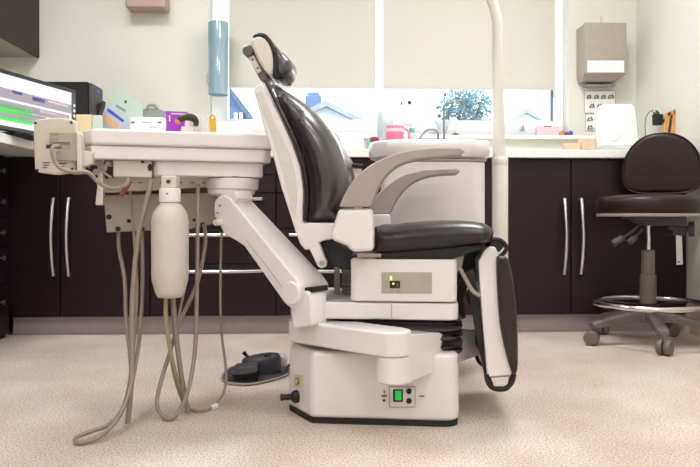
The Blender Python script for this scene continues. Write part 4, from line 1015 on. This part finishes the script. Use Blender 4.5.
obj('lock', MB().lathe(at(601, 21.5, TY-.001), [(.001, -.003), (.007, -.003), (.007, .003)], 12, axis=(0, 1, 0)).cyl(at(601, 21, TY), at(601, 16.5, TY), .003, 8), M['chrome'], t)
obj('chute_lever', MB().box(at(586, 83, 3.9).x, at(615, 83, 3.9).x, 3.89, 3.945, at(600, 86.5, 3.9).z, at(600, 84.2, 3.9).z), M['greyp'], t, .002)
# instruction sheets with hand drawings
def poster(x0, y0, x1, y1, pics, lab):
    Y = 3.944; m = MB().prism([at(x, y, Y) for x, y in rect(x0, y0, x1, y1)], (0, .003, 0))
    th = .5
    for x, y, w in pics:
        c_ = [at(q[0], q[1], Y-.001) for q in ((x-w, y+1.8), (x-w*.4, y-1.2), (x, y+.2), (x+w*.5, y-1.8), (x+w, y+1.8))]
        m.tube(c_, .0035, 5, 1); m.tube([at(x-w, y+2.2, Y-.001), at(x+w, y+1.6, Y-.001)], .0028, 5, 1)
    for a_, b_ in (((x0, y0), (x1, y0)), ((x0, y1), (x1, y1)), ((x0, y0), (x0, y1)), ((x1, y0), (x1, y1))): m.tube([at(*a_, Y-.0005), at(*b_, Y-.0005)], .0012, 4, 2)
    tobj('instruction_sheet', m, [M['paper'], M['ink'], M['clip']], lab, 'poster')
poster(584.5, 90.8, 615.5, 113, [(589, 96.5, 2), (596.3, 96.5, 2), (603.5, 96.5, 2), (611, 96.3, 2.8), (592, 105.5, 2.2), (599.8, 105.5, 2.6)], 'hand washing drawings sheet below the towel dispenser, upper one')
poster(585.5, 114, 613, 130.3, [(590, 118.8, 2.6), (597, 118.2, 2.6), (590, 127, 2.4), (597.5, 127, 2.8), (605, 119, 2)], 'hand washing drawings sheet, lower one, just above the sill')
# white stand
m = MB().cushion([at(x, y, 3.58) for x, y in [(603.5, 150), (601, 124), (600.3, 109), (604.5, 104), (632.5, 104), (635.5, 108), (638, 124), (641, 150)]], (0, .09, 0), .008, 3)
t = thing('storage_box', (at(620, 150, 3.6).x, 3.62, Z0), 'large white upright plastic box in the right corner of worktop', 'box')
obj('box_body', m, M['paper'], t, ang=50)
obj('box_front_pad', MB().cushion([at(x, y, 3.573) for x, y in [(611, 140), (609.5, 131), (612, 128), (616, 129.5), (620, 128), (622, 132), (619, 139), (615, 141.5)]], (0, .006, 0), .002, 2), M['wallw'], t)
obj('box_lid', MB().prism([at(x, y, 3.57) for x, y in [(603, 148.5), (602.6, 145), (640.5, 145), (641, 148.5)]], (0, .11, 0)), M['clear'], t, .002)
# brushes
def brush(x0, x1, y0, y1, Y, lab, bristles):
    t = thing('wooden_brush', (at((x0+x1)/2, 150, Y).x, Y, Z0), lab, 'brush', None)
    a, b = at(x0, y0, Y), at(x1, y1, Y)
    zt2 = max(a.z, Z0+.03)
    obj('wood_back', MB().plan(rrect(a.x, b.x, Y-.02, Y+.03, .008), Z0+(.018 if bristles else 0), zt2, WF), M['wood'], t, .003)
    if bristles: obj('bristles', MB().box(a.x+.006, b.x-.006, Y-.014, Y+.024, Z0, Z0+.019), M['tan'], t)
brush(580, 594.5, 139.5, 148, 3.55, 'upright block wooden nail brush beside the white box', True)
brush(564, 579.5, 143.5, 148, 3.52, 'low oval wooden brush lying left of the nail brush', False)
# wooden frame against the right wall
YF2 = 3.50
wf2 = thing('wooden_stand', (1.74, YF2, Z0), 'honey wood frame standing against the right wall behind stool', 'frame')
m = MB()
A1 = [(660, 150), (664.5, 150), (671.5, 112), (668, 112)]; A2 = [(669, 150), (673, 150), (678, 109), (674, 109.5)]
for q in (A1, A2): m.prism([at(x, y, YF2) for x, y in q], (0, .02, 0))
m.prism([at(x, y, YF2) for x, y in [(667.5, 112.5), (678, 108.5), (677.4, 113), (667, 117)]], (0, .02, 0))
obj('wood_posts', m, M['woodd'], wf2, .002)
obj('dark_inset', MB().prism([at(x, y, YF2+.008) for x, y in [(665.5, 150), (669.5, 150), (675, 113), (671, 115)]], (0, .006, 0)), M['charcoal'], wf2)
# black wall pot with a small plant
YP = 3.62
c = at(657.5, 116, YP)
pt = thing('wall_pot', (c.x, YP, at(0, 121.5, YP).z), 'black pot with green sprigs on the right wall beside the frame', 'pot')
obj('pot', MB().lathe((c.x, YP, 0), [(.022, at(0, 121.8, YP).z), (.026, at(0, 121, YP).z), (.028, at(0, 111, YP).z), (.025, at(0, 111, YP).z), (.02, at(0, 113, YP).z)], 20), M['black'], pt)
m = MB()
for k in range(14):
    a = random.uniform(-.6, 2.4); l = random.uniform(.02, .04)
    b0_ = V((c.x+random.uniform(-.015, .015), YP+random.uniform(-.015, .01), at(0, 112, YP).z))
    tip = b0_+V((min(l*math.cos(a), 1.77-b0_.x), random.uniform(-.02, .01), l*math.sin(a)*.7+.01)); w = V((.004, -.003, 0))
    m.add([b0_, b0_*.5+tip*.5+w, tip, b0_*.5+tip*.5-w], [(0, 1, 2, 3)])
obj('sprigs', m, mat('sprig_green', (70, 110, 90), .6), pt)
obj('pot_bracket', MB().box(c.x+.015, XR-.001, YP-.012, YP+.012, at(0, 119, YP).z, at(0, 116, YP).z), M['black'], pt)
m = MB().tube(spline([at(653.5, 110, 3.66), at(649, 112.5, 3.67), at(646, 118, 3.67), at(645, 127, 3.67), at(645.5, 134, 3.66), at(645, 151.6, 3.66)], 5), .0022, 6)
tobj('thin_cable', m, M['ink'], 'thin dark cable curving down beside the black pot', 'cable')

# ================================================================== CAMERA, WORLD
cam = bpy.data.cameras.new('camera'); co = bpy.data.objects.new('camera', cam); col.objects.link(co)
co.location = EYE; co.rotation_euler = (PI/2, 0, -TH); cam.sensor_width = 36; cam.lens = F/700*36; cam.shift_y = -(233.5-HY)/700
cam.clip_start = .02
scene.camera = co
w = bpy.data.worlds.new('overcast_sky'); scene.world = w; w.use_nodes = True
nt = w.node_tree; bg = nt.nodes['Background']
tc = nt.nodes.new('ShaderNodeTexCoord'); sp_ = nt.nodes.new('ShaderNodeSeparateXYZ'); cr = nt.nodes.new('ShaderNodeValToRGB')
cr.color_ramp.elements[0].position = .35; cr.color_ramp.elements[0].color = (.95, .97, 1, 1); cr.color_ramp.elements[1].position = 1; cr.color_ramp.elements[1].color = (.82, .9, 1, 1)
mp = nt.nodes.new('ShaderNodeMath'); mp.operation = 'MULTIPLY_ADD'; mp.inputs[1].default_value = .5; mp.inputs[2].default_value = .5
nt.links.new(tc.outputs['Generated'], sp_.inputs[0]); nt.links.new(sp_.outputs['Z'], mp.inputs[0]); nt.links.new(mp.outputs[0], cr.inputs[0]); nt.links.new(cr.outputs[0], bg.inputs[0])
bg.inputs[1].default_value = 5.0
scene.view_settings.view_transform = 'Standard'; scene.view_settings.look = 'None'; scene.view_settings.gamma = 1; scene.view_settings.use_curve_mapping = False
scene.view_settings.exposure = .13
